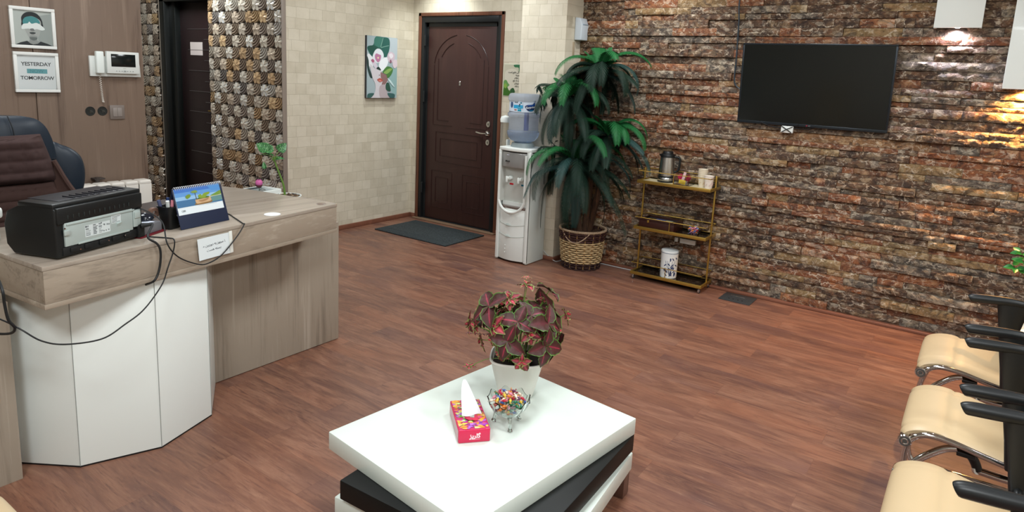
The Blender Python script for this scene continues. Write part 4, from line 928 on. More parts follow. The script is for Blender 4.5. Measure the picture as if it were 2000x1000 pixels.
def painting():
    x0, x1, z0, z1 = 4.402, 4.800, 1.252, 1.838
    FM = frame(((x0+x1)/2, YP-.028, (z0+z1)/2), (1, 0, 0), (0, 0, 1)); W, H = x1-x0, z1-z0
    d = thing('canvas_picture', 'tall canvas of a face with white flowers and green leaves for hair', 'picture', ((x0+x1)/2, YP, z0))
    b = B(); b.box(-W/2, W/2, -H/2, H/2, -.028, 0, .001, M=FM); cv = part('canvas', b, mat('canvas_edge', '#3a3c40', .6), d)
    S = (385, 815)
    def q(*p): return [(x-90, y-100) for x, y in p]
    flat_art(cv, 'printed_picture', FM, W-.001, H-.001, S, [
        ('#9fb0b5', [(0, 0), (385, 0), (385, 815), (0, 815)], 0), ('#b4c0c6', q((360, 120), (475, 110), (475, 420), (380, 330)), 1), ('#8fb0b0', q((380, 540), (475, 520), (475, 860), (400, 820), (370, 650)), 1),
        ('#2f5f57', q((195, 108), (280, 105), (365, 120), (372, 250), (330, 370), (290, 360), (160, 370), (100, 290), (100, 240), (165, 215)), 1), ('#3f7468', q((190, 115), (275, 112), (250, 240), (180, 210)), 1), ('#285248', q((100, 250), (170, 225), (240, 260), (160, 350)), 1), ('#7fa79a', q((286, 112), (292, 112), (262, 240), (255, 240)), 0), ('#7fa79a', q((262, 240), (362, 205), (364, 212), (264, 248)), 0),
        ('#dfe3e6', q((100, 335), (150, 370), (165, 430), (160, 520), (120, 500), (98, 430)), 1), ('#2c3f3c', q((90, 370), (110, 420), (120, 520), (160, 640), (130, 640), (95, 520)), 1),
        ('#d9dfe4', q((160, 360), (190, 285), (230, 260), (275, 285), (298, 350), (270, 430), (200, 450), (165, 420)), 1), ('#e6eaee', q((245, 440), (290, 385), (340, 368), (358, 420), (330, 500), (270, 560), (240, 520)), 1), ('#cfc6d2', q((150, 400), (185, 420), (240, 540), (200, 530), (150, 450)), 1),
        ('#b5799a', q((188, 350), (205, 325), (235, 335), (262, 345), (262, 380), (250, 420), (225, 440), (200, 415), (188, 385)), 1), ('#e0cfa5', q((218, 372), (236, 372), (234, 392), (220, 392)), 1), ('#a8607c', q((140, 420), (160, 402), (180, 425), (165, 450)), 1),
        ('#cbb9c4', q((350, 320), (395, 290), (440, 330), (430, 400), (390, 440), (350, 400)), 1), ('#e2dce2', q((365, 330), (400, 310), (420, 350), (390, 380)), 1), ('#d8c8d0', q((420, 410), (465, 390), (475, 470), (440, 510), (415, 470)), 1), ('#8a5f70', q((375, 410), (392, 395), (400, 430), (382, 440)), 1),
        ('#cdc8cd', q((130, 470), (180, 520), (262, 555), (290, 600), (350, 620), (345, 700), (325, 760), (345, 840), (375, 912), (110, 912), (185, 850), (195, 740), (160, 650), (140, 560)), 1),
        ('#8a6a68', q((262, 570), (300, 590), (352, 615), (345, 690), (300, 750), (275, 740), (285, 680), (262, 640)), 1), ('#b5a8ac', q((250, 760), (330, 740), (345, 840), (372, 912), (260, 912)), 1),
        ('#4a7a3f', q((285, 570), (340, 490), (415, 515), (400, 590), (350, 645), (330, 590)), 1), ('#86a85c', q((300, 572), (360, 520), (410, 520), (340, 590)), 1), ('#253733', q((205, 520), (235, 500), (265, 545), (225, 535)), 1),
        ('#b0584e', q((215, 672), (245, 650), (262, 652), (290, 680), (262, 702), (240, 700)), 1), ('#d38a80', q((232, 678), (262, 676), (270, 688), (248, 694)), 1), ('#6a4444', q((238, 606), (246, 604), (248, 616), (240, 616)), 1),
        ('#2f5446', q((330, 720), (365, 710), (390, 790), (385, 822), (330, 800)), 1), ('#3c6260', q((350, 850), (440, 860), (440, 912), (385, 912)), 1), ('#3c605c', q((105, 860), (180, 855), (140, 912), (100, 912)), 1), ('#c7dedf', q((350, 645), (400, 690), (440, 760), (420, 750), (370, 690)), 1)])
painting()
b = B(); MX = frame((4.632, 4.213, 0), (0, 1, 0), (-1, 0, 0)); b.box(-.452, .452, -.283, .283, -.012, -.001, .004, M=Matrix(((0, -1, 0, 4.632), (1, 0, 0, 4.213), (0, 0, -1, 0), (0, 0, 0, 1))))
mt_ = thing('door_mat', 'charcoal ribbed door mat in front of the entrance door', 'mat', (4.632, 4.213, 0))
m = mat('charcoal_mat', '#23292c', .85); t = NT(m); ck = t.n('ShaderNodeTexVoronoi', {'Vector': t.coord((1, 1, 1)), 'Scale': 60}); t.base(t.ramp(ck.outputs['Distance'], [(.2, '#1b2023'), (.6, '#30383b')])); t.bump(ck.outputs['Distance'], .6, .004)
part('mat_base', b, m, mt_)
b = B()
for i in range(38):
    y = 4.213-.43+.86*i/37
    for xa, xe in ((4.36, 4.45), (4.815, 4.905)): b.box(xa, xe, y-.004, y+.004, .0115, .0135)
for x in (4.47, 4.795): b.box(x-.004, x+.004, 3.79, 4.635, .0115, .0135)
part('ribbing', b, mat('mat_rib', '#2f373a', .8), mt_)
# ------------------------------------------------------------------ water cooler
def cooler():
    x0, x1, y0, y1, H = 4.362, 4.632, 2.908, 3.224, .945
    cy_ = (y0+y1)/2
    d = thing('water_cooler', 'white floor standing water cooler between entrance door and palm', 'water cooler', (4.5, cy_, 0))
    # rounded front plan
    def plan(bow): return [(x1, y0), (x1, y1), (x0+.02, y1)]+[(x0+.02-bow*sin(pi*i/12), y1-.02-(y1-y0-.04)*i/12) for i in range(13)]+[(x0+.02, y0)]
    b = B(); b.box(x0+.012, x1, y0, y0+.018, .005, .915, .004); b.box(x0+.012, x1, y1-.018, y1, .005, .915, .004); b.box(x1-.018, x1, y0+.015, y1-.015, .02, .915, .003)
    part('side_shell', b, mat('cooler_side_white', '#c6cdc8', .35), d)
    b = B(); b.box(x0+.004, x0+.03, y0+.0, y0+.028, .012, .93, .006, 3); b.box(x0+.004, x0+.03, y1-.028, y1, .012, .93, .006, 3); part('corner_column', b, M_PLASTIC, d)
    lower = [(x0+.10, y0+.028), (x0+.10, y1-.028)]+[(x0+.018-.030*sin(pi*i/12), y1-.028-(y1-y0-.056)*i/12) for i in range(13)]
    b = B(); b.prism(lower, .018, .46, .003); b.prism([(x, y) for x, y in lower], .0, .02, 0) if False else None; lw = part('lower_door', b, M_PLASTIC, d)
    for zz in (.325, .23):
        b = B(); pts = [(x0+.0165-.030*sin(pi*i/12)-.0005, y1-.028-(y1-y0-.056)*i/12, zz-.014+.018*abs(i/6-1)**1.5) for i in range(13)]
        b.tube(pts, .0016, 5); b.lathe([(0, 0), (.03, 0), (.022, .012), (.0, .016)], 18, M=Matrix.Translation((x0-.010, cy_+.02, zz-.012)) @ Matrix.Diagonal((.45, 1, 1, 1))); part('grip_groove', b, mat('cooler_seam', '#adb5b0', .4), lw)
    b = B()
    for zz in (.14, .11, .08): b.sphere((x0-.0125, cy_+.045, zz), .005, 10, (.5, 1, 1))
    part('indicator_bump', b, M_PLASTIC, lw)
    # U-shaped frame around the recess
    b = B(); U = [(y1-.03, .90), (y1-.03, .54)]+[(cy_+(y1-.03-cy_)*cos(a), .54-.115*sin(a)) for a in [pi*i/16 for i in range(1, 16)]]+[(y0+.03, .54), (y0+.03, .90)]
    b.tube([(x0-.012-.014*(1-((y-cy_)/.14)**2), y, z) for y, z in U], .011, 8, 2, flat=1.0); part('recess_frame', b, M_PLASTIC, d)
    # recess: back wall, silver head, taps, drip tray
    b = B(); b.box(x0+.055, x0+.075, y0+.03, y1-.03, .46, .93, .002); b.box(x0, x0+.06, y0+.024, y0+.032, .5, .93); b.box(x0, x0+.06, y1-.032, y1-.024, .5, .93); part('recess_wall', b, mat('recess_white', '#c9cbc5', .4), d)
    head = [(x0+.055, y0+.034), (x0+.055, y1-.034)]+[(x0+.006-.024*sin(pi*i/12), y1-.034-(y1-y0-.068)*i/12) for i in range(13)]
    b = B(); b.prism(head, .79, .915, .010, 3); hd = part('control_head', b, mat('silver_plastic', '#a4a4a2', .28, .45), d)
    TM = frame((x0-.0165, cy_+.05, .842), (.08, -1, 0), (0, 0, 1))
    b = B(); text_into(b, 'Magic', .021, TM @ Matrix.Translation((0, 0, .001)), shear=.2, bold=.0005); b.box(-.014, .010, -.0165, -.0155, .001, .0014, M=TM); part('brand_print', b, mat('brand_black', '#191b1c', .5), hd)
    b = B()
    for k in (-.006, .006): b.sphere((x0-.017, cy_+.05+k, .893), .0032, 8)
    part('indicator_light', b, mat('indicator_white', '#e8ecff', .3), hd)
    for s, c_, nm in ((.058, '#c2182c', 'red'), (-.058, '#1f6f86', 'blue')):
        b = B(); yy = cy_+s-.005; b.cyl((x0+.055, yy, .70), (x0+.022, yy, .70), .017, 16, bev=.003); b.box(x0+.0, x0+.026, yy-.011, yy+.013, .688, .712, .005); b.box(x0-.004, x0+.009, yy+.004, yy+.022, .665, .715, .005); tp = part('tap', b, M_WHITE, d)
        b = B(); b.box(x0+.052, x0+.0545, yy-.02, yy+.018, .640, .654, .001); part('tap_marker', b, mat('marker_'+nm, c_, .4), d)
    b = B(); tr = [(x0+.055, y0+.034), (x0+.055, y1-.034)]+[(x0+.01-.022*sin(pi*i/12), y1-.034-(y1-y0-.068)*i/12) for i in range(13)]
    b.prism(tr, .452, .47, .002); part('drip_tray', b, mat('tray_steel_brown', '#8c7d78', .25, .7), d)
    b = B(); b.prism([(x, y) for x, y in tr], .4705, .5, .0) if False else b.box(x0+.04, x0+.055, y0+.034, y1-.034, .47, .50); part('tray_back', b, M_PLASTIC, d)
    topp = [(x1, y0), (x1, y1), (x0+.01, y1)]+[(x0+.006-.034*sin(pi*i/12), y1-.008-(y1-y0-.016)*i/12) for i in range(13)]+[(x0+.01, y0)]
    b = B(); b.prism(topp, .925, H+.008, .006, 3); part('top_cover', b, M_PLASTIC, d)
    b = B(); b.lathe([(.10, 0), (.088, .035), (.07, .037), (.06, .02), (0, .018)], 36, (4.50, 3.085, H+.007)); part('bottle_collar', b, mat('grey_collar', '#8d999b', .4), d)
    for y in (y0+.03, y1-.03):
        for x in (x0+.04, x1-.04): b = B(); b.cyl((x, y, 0), (x, y, .02), .014, 10); part('foot', b, M_BLACK, d)
    # cup dispenser tube on the left side
    c = (4.50, 3.272, 0)
    e = thing('cup_dispenser', 'clear cup dispenser tube with white cap beside the water bottle', 'cup dispenser', (4.50, 3.272, .92))
    b = B(); b.lathe([(.036, .90), (.036, 1.145), (.034, 1.145), (.034, .90), (.036, .90)], 28, c); part('tube', b, mat('hazy_plastic', '#e9e6dd', .15, trans=.85), e)
    b = B(); b.lathe([(.040, 1.140), (.042, 1.165), (.036, 1.185), (.0, 1.20)], 28, c); part('cap', b, M_WHITE, e)
    b = B(); b.box(4.48, 4.52, 3.227, 3.24, .92, 1.0, .003); part('bracket', b, M_PLASTIC, e)
cooler()
def bottle():
    c = (4.50, 3.085, .985); r = .132
    d = thing('water_bottle', 'blue tinted upturned water bottle with printed label on the cooler', 'bottle', c)
    pr = [(.028, -.02), (.03, .0), (.06, .006), (.10, .022), (.118, .042), (.126, .055), (.132, .075), (.132, .098), (.123, .108), (.123, .205), (.132, .215), (.134, .238), (.124, .250), (.122, .255), (.122, .335), (.131, .345), (.133, .375), (.126, .392), (.110, .402), (.05, .403), (0, .400)]
    P = cr_pts([(x, 0, z) for x, z in pr], 3); prof = [(max(p.x, 0), p.z) for p in P]
    inner = [(max(p.x-.002, 0), p.z) for p in P[::-1]]; inner = [(x, min(z, .400) if x < .1 else z) for x, z in inner]
    m = mat('blue_polycarbonate', '#cdd8ea', .08, trans=.82, ior=1.12)
    b = B(); b.lathe(prof, 48, c); part('bottle_wall', b, m, d)
    b = B(); b.lathe([(0, .01), (.09, .024), (.12, .058), (.126, .08), (.126, .092), (.0, .092)], 40, c); part('water', b, mat('water_blue', '#c6dcf8', .0, trans=.95, ior=1.2), d)
    b = B(); b.cyl((c[0]+.02, c[1]-.01, c[2]+.10), (c[0]+.02, c[1]-.01, c[2]+.255), .018, 14); part('inner_tube', b, mat('bottle_handle_blue', '#5666a0', .3), d)
    # wrapped label, as seen from the room
    rl = .1245; a0 = atan2(-.50, -.87)
    def wrap(b, pts, k=0, sm=True):
        P = [Vector((x, y, 0)) for x, y in pts]
        if sm: P = cr_pts(P, 6, True)
        # subdivide with a grid by clipping triangles finely
        tris = geometry.tessellate_polygon([P]); bmx = bmesh.new(); vs = [bmx.verts.new(p) for p in P]
        for t_ in tris:
            try: bmx.faces.new([vs[i] for i in t_])
            except ValueError: pass
        xs = sorted(set(round(p.x, 3) for p in P)); x = min(xs)
        while x < max(xs):
            x += .012; bmesh.ops.bisect_plane(bmx, geom=bmx.verts[:]+bmx.edges[:]+bmx.faces[:], plane_co=(x, 0, 0), plane_no=(1, 0, 0))
        rr = rl+.0006*k
        for v in bmx.verts:
            a = a0+v.co.x/rl; v.co = Vector((c[0]+rr*cos(a), c[1]+rr*sin(a), c[2]+v.co.y))
        b.bm(bmx)
    # label coordinates: x metres around (0 faces the room), y height
    b = B(); wrap(b, [(-.165, .262), (-.15, .26), (.085, .256), (.098, .268), (.105, .30), (.108, .346), (.092, .350), (.07, .338), (.0, .336), (-.015, .340), (-.03, .345), (-.05, .336), (-.12, .338), (-.165, .336)], 0); lb = part('label', b, mat('label_blue_white', '#cfdcea', .4), d, smooth=60)
    b = B(); mats = []
    for k, (hx, pts, sm) in enumerate([('#2d9fd0', [(-.085, .285), (.0, .285), (.0, .312), (-.085, .312)], 0), ('#0e2c5e', [(.014, .300), (.03, .314), (.06, .318), (.08, .322), (.096, .338), (.101, .32), (.1, .29), (.085, .270), (.06, .264), (.035, .272)], 1), ('#1b4f9e', [(.03, .312), (.06, .316), (.08, .320), (.096, .334), (.1, .315), (.08, .306), (.05, .306)], 1), ('#1c86b4', [(.045, .268), (.07, .266), (.09, .274), (.07, .276)], 1), ('#168fae', [(-.045, .262), (-.014, .262), (-.014, .292), (-.022, .300), (-.037, .300), (-.045, .292)], 0), ('#bfe4ee', [(-.042, .288), (-.017, .288), (-.017, .290), (-.042, .290)], 0), ('#bfe4ee', [(-.042, .277), (-.017, .277), (-.017, .279), (-.042, .279)], 0), ('#20364e', [(-.035, .301), (-.024, .301), (-.024, .318), (-.030, .322), (-.035, .316)], 1), ('#0f6e80', [(-.026, .324), (-.012, .324), (-.012, .334), (-.022, .336)], 0), ('#9b4a2c', [(-.077, .268), (-.053, .268), (-.053, .276), (-.077, .276)], 0), ('#1b2a34', [(-.072, .330), (-.066, .326), (-.062, .332), (-.066, .338)], 1), ('#1b2a34', [(-.058, .330), (-.052, .326), (-.048, .332), (-.052, .338)], 1), ('#274a78', [(-.125, .300), (-.105, .285), (-.092, .31), (-.1, .332), (-.12, .33)], 1), ('#6a7c86', [(-.004, .27), (-.002, .27), (-.002, .33), (-.004, .33)], 0)]):
        b.mi = k; mats.append(mat('bottle_'+hx.strip('#'), hx, .4)); wrap(b, pts, 1 if hx not in ('#1b4f9e', '#1c86b4', '#bfe4ee') else 2, bool(sm))
    part('label_picture', b, mats, lb, smooth=0, weld=False)
    tb = B(); text_into(tb, 'Surprise', .024, Matrix.Translation((.058, .296, 0)) @ Matrix.Rotation(.12, 4, 'Z'), ext=.0, shear=.35, bold=.0004)
    rr = rl+.0022; tb.v = [(c[0]+rr*cos(a0+x/rl), c[1]+rr*sin(a0+x/rl), c[2]+y) for x, y, z in tb.v]
    part('label_script', tb, mat('script_white', '#eef4f8', .4), lb, smooth=0, weld=False)
bottle()
# ------------------------------------------------------------------ brass cart
def cart():
    x0, x1, y0, y1 = 4.665, 4.895, 1.545, 2.118; xm = (x0+x1)/2+.01
    d = thing('serving_cart', 'three tier brass serving cart with dark glass shelves against the stone wall', 'cart', (xm, (y0+y1)/2, 0))
    for zs in (.052, .415, .775):
        b = B(); b.box(x0, x0+.012, y0, y1, zs-.012, zs+.012, .0015); b.box(x1-.012, x1, y0, y1, zs-.012, zs+.012, .0015); b.box(x0+.012, x1-.012, y0, y0+.012, zs-.012, zs+.012, .0015); b.box(x0+.012, x1-.012, y1-.012, y1, zs-.012, zs+.012, .0015)
        sf = part('shelf_frame', b, M_GOLD, d)
        b = B(); b.box(x0+.012, x1-.012, y0+.012, y1-.012, zs-.004, zs+.002); part('glass_shelf', b, mat('smoked_glass', '#17120e', .05, spec=.7) if zs < .7 else mat('cream_shelf_board', '#cfc4a2', .35), sf)
        b = B(); zr = zs+.083; b.tube([(x0+.006, y0+.006, zr), (x0+.006, y1-.006, zr), (x1-.006, y1-.006, zr), (x1-.006, y0+.006, zr)], .0032, 8, closed=True)
        ym = (y0+y1)/2
        for p in ((x0+.006, ym), (x1-.006, ym-.01)): b.cyl((p[0], p[1], zs+.01), (p[0], p[1], zr), .003, 8)
        part('gallery_rail', b, M_GOLD, sf)
    for y in (y0+.0, y1-.012):
        b = B(); b.box(xm-.006, xm+.006, y, y+.012, .03, .872, .0015); part('post', b, M_GOLD, d)
    for x in (x0+.02, x1-.02):
        for y in (y0+.02, y1-.02):
            b = B(); b.cyl((x, y, .028), (x, y, .042), .004, 8); b.box(x-.009, x+.009, y-.009, y+.009, .022, .03, .002); b.box(x-.010, x-.007, y-.007, y+.007, .008, .026, .001); b.box(x+.007, x+.010, y-.007, y+.007, .008, .026, .001); cs = part('caster', b, M_CHROME, d)
            b = B(); b.cyl((x-.006, y, .0125), (x+.006, y, .0125), .0125, 14, bev=.002); part('wheel', b, mat('caster_dark', '#23272e', .3), cs)
cart()
Z1, Z2, Z3 = .777, .417, .054
def kettle():
    c = (4.815, 1.945, Z1+.001)
    c = (4.805, 1.945, Z1+.001); K = 1.1
    d = thing('vacuum_flask', 'steel and black vacuum jug standing at the left of the cart top', 'flask', c)
    b = B(); b.lathe([(0, 0), (.062, 0), (.064, .004), (.064, .012), (.060, .014)], 40, c); part('base_ring', b, M_BLACK, d)
    b = B(); b.lathe([(.0615, .036), (.0615, .048), (.060, .05)], 40, c); part('middle_ring', b, M_BLACK, d)
    b = B(); b.lathe([(.0535, .19), (.054, .205), (.050, .215), (.040, .218), (.038, .232), (.034, .236), (0, .237)], 40, c); part('lid', b, M_BLACK, d)
    b = B(); b.lathe([(.0625, .013), (.063, .016), (.0625, .035), (.061, .037)], 40, c); b.lathe([(.0595, .05), (.0595, .06), (.0575, .12), (.0535, .19)], 40, c); part('steel_body', b, M_STEEL, d)
    b = B(); v = Vector((.25, -.97, 0)).normalized(); o = Vector(c)
    b.tube([o+v*.05+Vector((0, 0, .195)), o+v*.085+Vector((0, 0, .192)), o+v*.093+Vector((0, 0, .16)), o+v*.09+Vector((0, 0, .11)), o+v*.075+Vector((0, 0, .085)), o+v*.055+Vector((0, 0, .08))], .0085, 10, 5); part('handle', b, M_BLACK, d)
    b = B(); b.prism([(.02, -.014), (.058, -.005), (.064, 0), (.058, .005), (.02, .014)], .196, .212, .002, M=Matrix.Translation(c) @ Matrix.Rotation(atan2(.97, -.25), 4, 'Z')); part('spout', b, M_BLACK, d)
kettle()
# sweets bowl on the cart top
def candy(b_list, o, R, s):
    """twisted sweet: body and two wrapper fans, local"""
    pass
def sweet_mesh(kind):
    b = B(); b.sphere((0, 0, 0), 1, 10, (1.25, .8, .72))
    w = B()
    for s in (-1, 1):
        rows = []
        for i in range(4):
            t_ = i/3; rows.append([Vector((s*(1.15+t_*.75), cos(a)*(.18+.62*t_)*(1+.25*sin(a*5)), sin(a)*(.12+.28*t_))) for a in [k*2*pi/10 for k in range(11)]])
        w.sheet(rows)
    return b, w
SWEET = {}
def sweet_set():
    bb, ww = sweet_mesh(0)
    for nm, hx, wx in (('red', '#b8253a', '#d96a72'), ('orange', '#dd7a2c', '#eab07a'), ('yellow', '#dcb836', '#ecd98a'), ('green', '#1f6b4a', '#4f9a78'), ('pink', '#dc8aa0', '#eec2cc'), ('purple', '#5e2c52', '#94648a'), ('cream', '#e6d8c4', '#f2ece0'), ('blue', '#3f62a8', '#8aa4d2'), ('wine', '#7c1c34', '#b05a6c')):
        SWEET[nm] = (bb.mesh('sweet', [mat('sweet_'+nm, hx, .18)]), ww.mesh('wrapper', [mat('wrapper_'+nm, wx, .2, trans=.3)], smooth=60))
sweet_set()
def where_in(c, p):
    # as seen from the room: right is (.58,-.81), away is (.81,.57)
    dx, dy = p[0]-c[0], p[1]-c[1]; r = dx*.58-dy*.81; f = dx*.81+dy*.57; R = sqrt(dx*dx+dy*dy)
    if R < .012: return 'in the middle'
    a = 'left' if r < -abs(f)*.5 else 'right' if r > abs(f)*.5 else ''
    q = 'back' if f > abs(r)*.5 else 'front' if f < -abs(r)*.5 else ''
    return 'at the '+' '.join(x for x in (('far' if R > .034 else 'inner'), q, a) if x)
def place_sweet(nm, loc, s, e, label, group):
    o = bpy.data.objects.new('wrapped_sweet', SWEET[nm][0]); COL.objects.link(o); o.location = loc; o.scale = (s, s, s); o.rotation_euler = e
    o['label'] = label; o['category'] = 'sweet'; o['group'] = group
    w = bpy.data.objects.new('wrapper', SWEET[nm][1]); COL.objects.link(w); w.parent = o
    return o
rnd = random.Random(21)
def glass_tub(c, w, h, lab, name='glass_bowl', cat='bowl'):
    d = thing(name, lab, cat, c); b = B()
    b.lathe([(0, .002), (w*.7, .0), (w, h*.5), (w*1.08, h), (w*1.05, h), (w*.96, h*.5), (w*.66, .005), (0, .006)], 32, c); part('bowl_wall', b, M_GLASS, d)
    return d
gt = thing('glass_box', 'clear square glass box of sachets behind the cart top rail', 'glass box', (4.79, 1.80, Z1+.001))
b = B()
q0 = Z1+.001
for a in ((4.735, 4.855, 1.735, 1.738), (4.735, 4.855, 1.852, 1.855), (4.735, 4.738, 1.738, 1.852), (4.852, 4.855, 1.738, 1.852)): b.box(*a, q0, q0+.055)
b.box(4.738, 4.852, 1.738, 1.852, q0, q0+.004); part('glass_wall', b, M_GLASS, gt)
for k, (nm, lab, x, y, z, rx, ry, rz, w, h) in enumerate((('sachet', 'pale pink stick sachet standing out of the glass box', 4.79, 1.80, .052, .3, .25, .2, .02, .09), ('sachet', 'crimson foil sachet at the left inside the glass box', 4.80, 1.825, .045, .2, -.4, .5, .035, .06), ('sachet', 'dark red foil sachet at the right inside the glass box', 4.80, 1.768, .045, -.2, .5, -.3, .035, .06), ('sachet', 'yellow tea sachet leaning on the front of the glass box', 4.762, 1.798, .022, .1, .1, .1, .05, .032), ('sachet', 'silver sachet lying in the bottom of the glass box', 4.80, 1.79, .014, 1.2, .2, .3, .05, .04))):
    hx = ('#d8b4b8', '#a81f48', '#7a1c30', '#d8b93a', '#9a9690')[k]
    b = B(); n = 6; FMk = Matrix.Translation((x, y, Z1+z)) @ Matrix.Rotation(rz, 4, 'Z') @ Matrix.Rotation(ry, 4, 'X') @ Matrix.Rotation(-rx*.5, 4, 'Y') @ frame((0, 0, 0), (0, -1, 0), (0, 0, 1))
    top = [[Vector((w*(i/n-.5), h*(j/n-.5), .003*sin(pi*i/n)*sin(pi*j/n))) for i in range(n+1)] for j in range(n+1)]; b.sheet(top, FMk); b.sheet([[Vector((p.x, p.y, -p.z-.0003)) for p in r] for r in top], FMk)
    solo('sachet', b, mat('sachet_'+hx.strip('#'), hx, .35), lab, 'sachet', loc=(x, y, Z1+z), group='sachets on the cart')
# paper cups
def cup_mesh(hx, print_hx):
    b = B(); b.lathe([(0, .002), (.024, .002), (.0255, 0), (.034, .078), (.0362, .079), (.0362, .083), (.0335, .083), (.0325, .078), (.0235, .004), (0, .004)], 28)
    p = B(); 
    for i in range(7):
        a = i*.9; p.tube([((.0288+.0001*k)*cos(a+k*.09+.0), (.0288+.0006*k)*sin(a+k*.09), .022+.004*k+.004*sin(k*2+i)) for k in range(7)], .0009, 5)
    return b.mesh('paper_cup', [mat('cup_'+hx.strip('#'), hx, .55)]), p.mesh('cup_print', [mat('cupprint_'+print_hx.strip('#'), print_hx, .6)])
def cups(x, y, n, hx, phx, labs, z0, gap=.0125):
    me, pm = cup_mesh(hx, phx)
    for k in range(n):
        o = bpy.data.objects.new('paper_cup', me); COL.objects.link(o); o.location = (x, y, z0+k*gap); o.rotation_euler = (0, 0, k*.5)
        o['label'] = labs[k]; o['category'] = 'cup'; o['group'] = 'paper cups on the cart'
        if k == 0:
            c = bpy.data.objects.new('cup_print', pm); COL.objects.link(c); c.parent = o
cups(4.795, 1.655, 5, '#d8cdb8', '#c69a3c', ['lowest paper cup of the left stack, with ochre print', 'second paper cup from the bottom of the left stack', 'middle paper cup of the taller left stack', 'second paper cup from the top of the left stack', 'topmost paper cup of the taller left stack'], Z1+.001)
cups(4.745, 1.590, 2, '#dcd2c8', '#c48a8a', ['lower paper cup of the short right stack, with pink print', 'upper paper cup of the short right stack on the cart'], Z1+.001)
d = thing('glass_jar', 'clear domed glass jar lid with knob behind the right paper cups', 'glass dome', (4.83, 1.60, Z1+.001))
b = B(); b.lathe([(.054, 0), (.056, .01), (.050, .04), (.028, .058), (.012, .064), (.010, .075), (.006, .08)], 32, (4.835, 1.60, Z1+.001)); b.lathe([(.006, .078), (.010, .088), (.006, .100), (0, .102)], 20, (4.835, 1.60, Z1+.001)); part('dome', b, M_GLASS, d)
b = B(); b.lathe([(0, 0), (.05, 0), (.05, .008), (0, .008)], 28, (4.835, 1.60, Z1+.001)); part('dome_base', b, mat('dark_bowl', '#3a3833', .4), d)
# middle shelf: tea box and ribbon sweets
d = thing('tea_box', 'dark wooden tea box with glass lid on the middle cart shelf', 'box', (4.78, 1.98, Z2))
b = B(); bx0, bx1, by0, by1 = 4.682, 4.872, 1.80, 2.085
b.box(bx0, bx1, by0, by1, Z2, Z2+.058, .003); part('box_body', b, wood('dark_mahogany', ('#24100d', '#321814', '#3f211b'), 1.5, 'Y', rough=.3), d)
b = B()
for q in ((bx0, bx1, by0, by0+.018), (bx0, bx1, by1-.018, by1), (bx0, bx0+.018, by0+.018, by1-.018), (bx1-.018, bx1, by0+.018, by1-.018)): b.box(*q, Z2+.0585, Z2+.07, .0015)
ld = part('lid_frame', b, mat('dark_mahogany'), d)
b = B(); b.box(bx0+.018, bx1-.018, by0+.018, by1-.018, Z2+.0605, Z2+.062); part('contents_print', b, mat('tea_contents', '#26262c', .12), ld)
b = B(); b.mi = 0; b.box(4.76, 4.80, 1.91, 1.985, Z2+.0622, Z2+.063); part('blue_packet', b, mat('tea_blue', '#4a5a96', .4), ld); b = B(); b.box(4.77, 4.80, 1.85, 1.905, Z2+.0622, Z2+.063); part('cream_packet', b, mat('tea_cream', '#9a9a86', .4), ld)
b = B(); b.box(bx0-.004, bx0, 2.00, 2.016, Z2+.048, Z2+.066, .001); b.cyl((bx0-.006, 2.008, Z2+.05), (bx0-.002, 2.008, Z2+.05), .004, 10); part('clasp', b, M_GOLD, d)
cb = (4.755, 1.668, Z2)
glass_tub(cb, .048, .05, 'clear glass bowl of ribbon wrapped sweets on the middle cart shelf')
CC = ['red', 'blue', 'pink', 'purple', 'orange', 'yellow', 'green', 'cream', 'wine']
CN = {'red': 'red', 'blue': 'blue', 'pink': 'pink', 'purple': 'purple', 'orange': 'orange', 'yellow': 'yellow', 'green': 'green', 'cream': 'cream', 'wine': 'wine red'}
for i in range(34):
    k = i/34; a = i*2.4; r = .040*sqrt((i*.618) % 1); z = .012+.060*k*(1-(r/.06)**2)
    nm = ['pink', 'blue', 'blue', 'pink', 'purple', 'red', 'green', 'orange', 'blue', 'pink'][i % 10]
    w_ = where_in(cb, (cb[0]+r*cos(a), cb[1]+r*sin(a))); lv = 'on top' if z > .05 else 'halfway down' if z > .03 else 'deep down'
    place_sweet(nm, (cb[0]+r*cos(a), cb[1]+r*sin(a), cb[2]+z), .0075, (rnd.uniform(0, 6), rnd.uniform(-.8, .8), rnd.uniform(0, 6)), '%s wrapped sweet %s, %s of the cart bowl' % (CN[nm], lv, w_), '%s sweets %s %s of the cart bowl' % (CN[nm], lv, w_))
# storage canister on the bottom shelf
c = (4.752, 1.838, Z3)
d = thing('canister', 'tall white canister with blue leaf print on the bottom cart shelf', 'canister', c)
b = B(); b.lathe([(0, 0), (.058, 0), (.062, .004), (.0655, .20), (.066, .205), (.064, .214), (.0, .218)], 44, c); bd_ = part('body', b, mat('canister_white', '#dde0df', .35), d)
b = B(); b.lathe([(.0662, .196), (.0668, .198), (.0662, .200)], 44, c); part('rim_line', b, mat('canister_line', '#6a7888', .5), bd_)
b = B(); rnd2 = random.Random(9)
def on_can(a, z, off=.0006):
    r = .062+.0035*z/.2+off; return Vector((c[0]+r*cos(a), c[1]+r*sin(a), c[2]+z))
ac = atan2(-.35, -.93)+.12
for s0, tw in ((-.05, .55), (.0, -.1), (.04, -.5), (-.02, .25), (.02, -.3)):
    b.tube([on_can(ac+s0+tw*t_*1.2, .02+.12*t_) for t_ in [k/8 for k in range(9)]], .0011, 5)
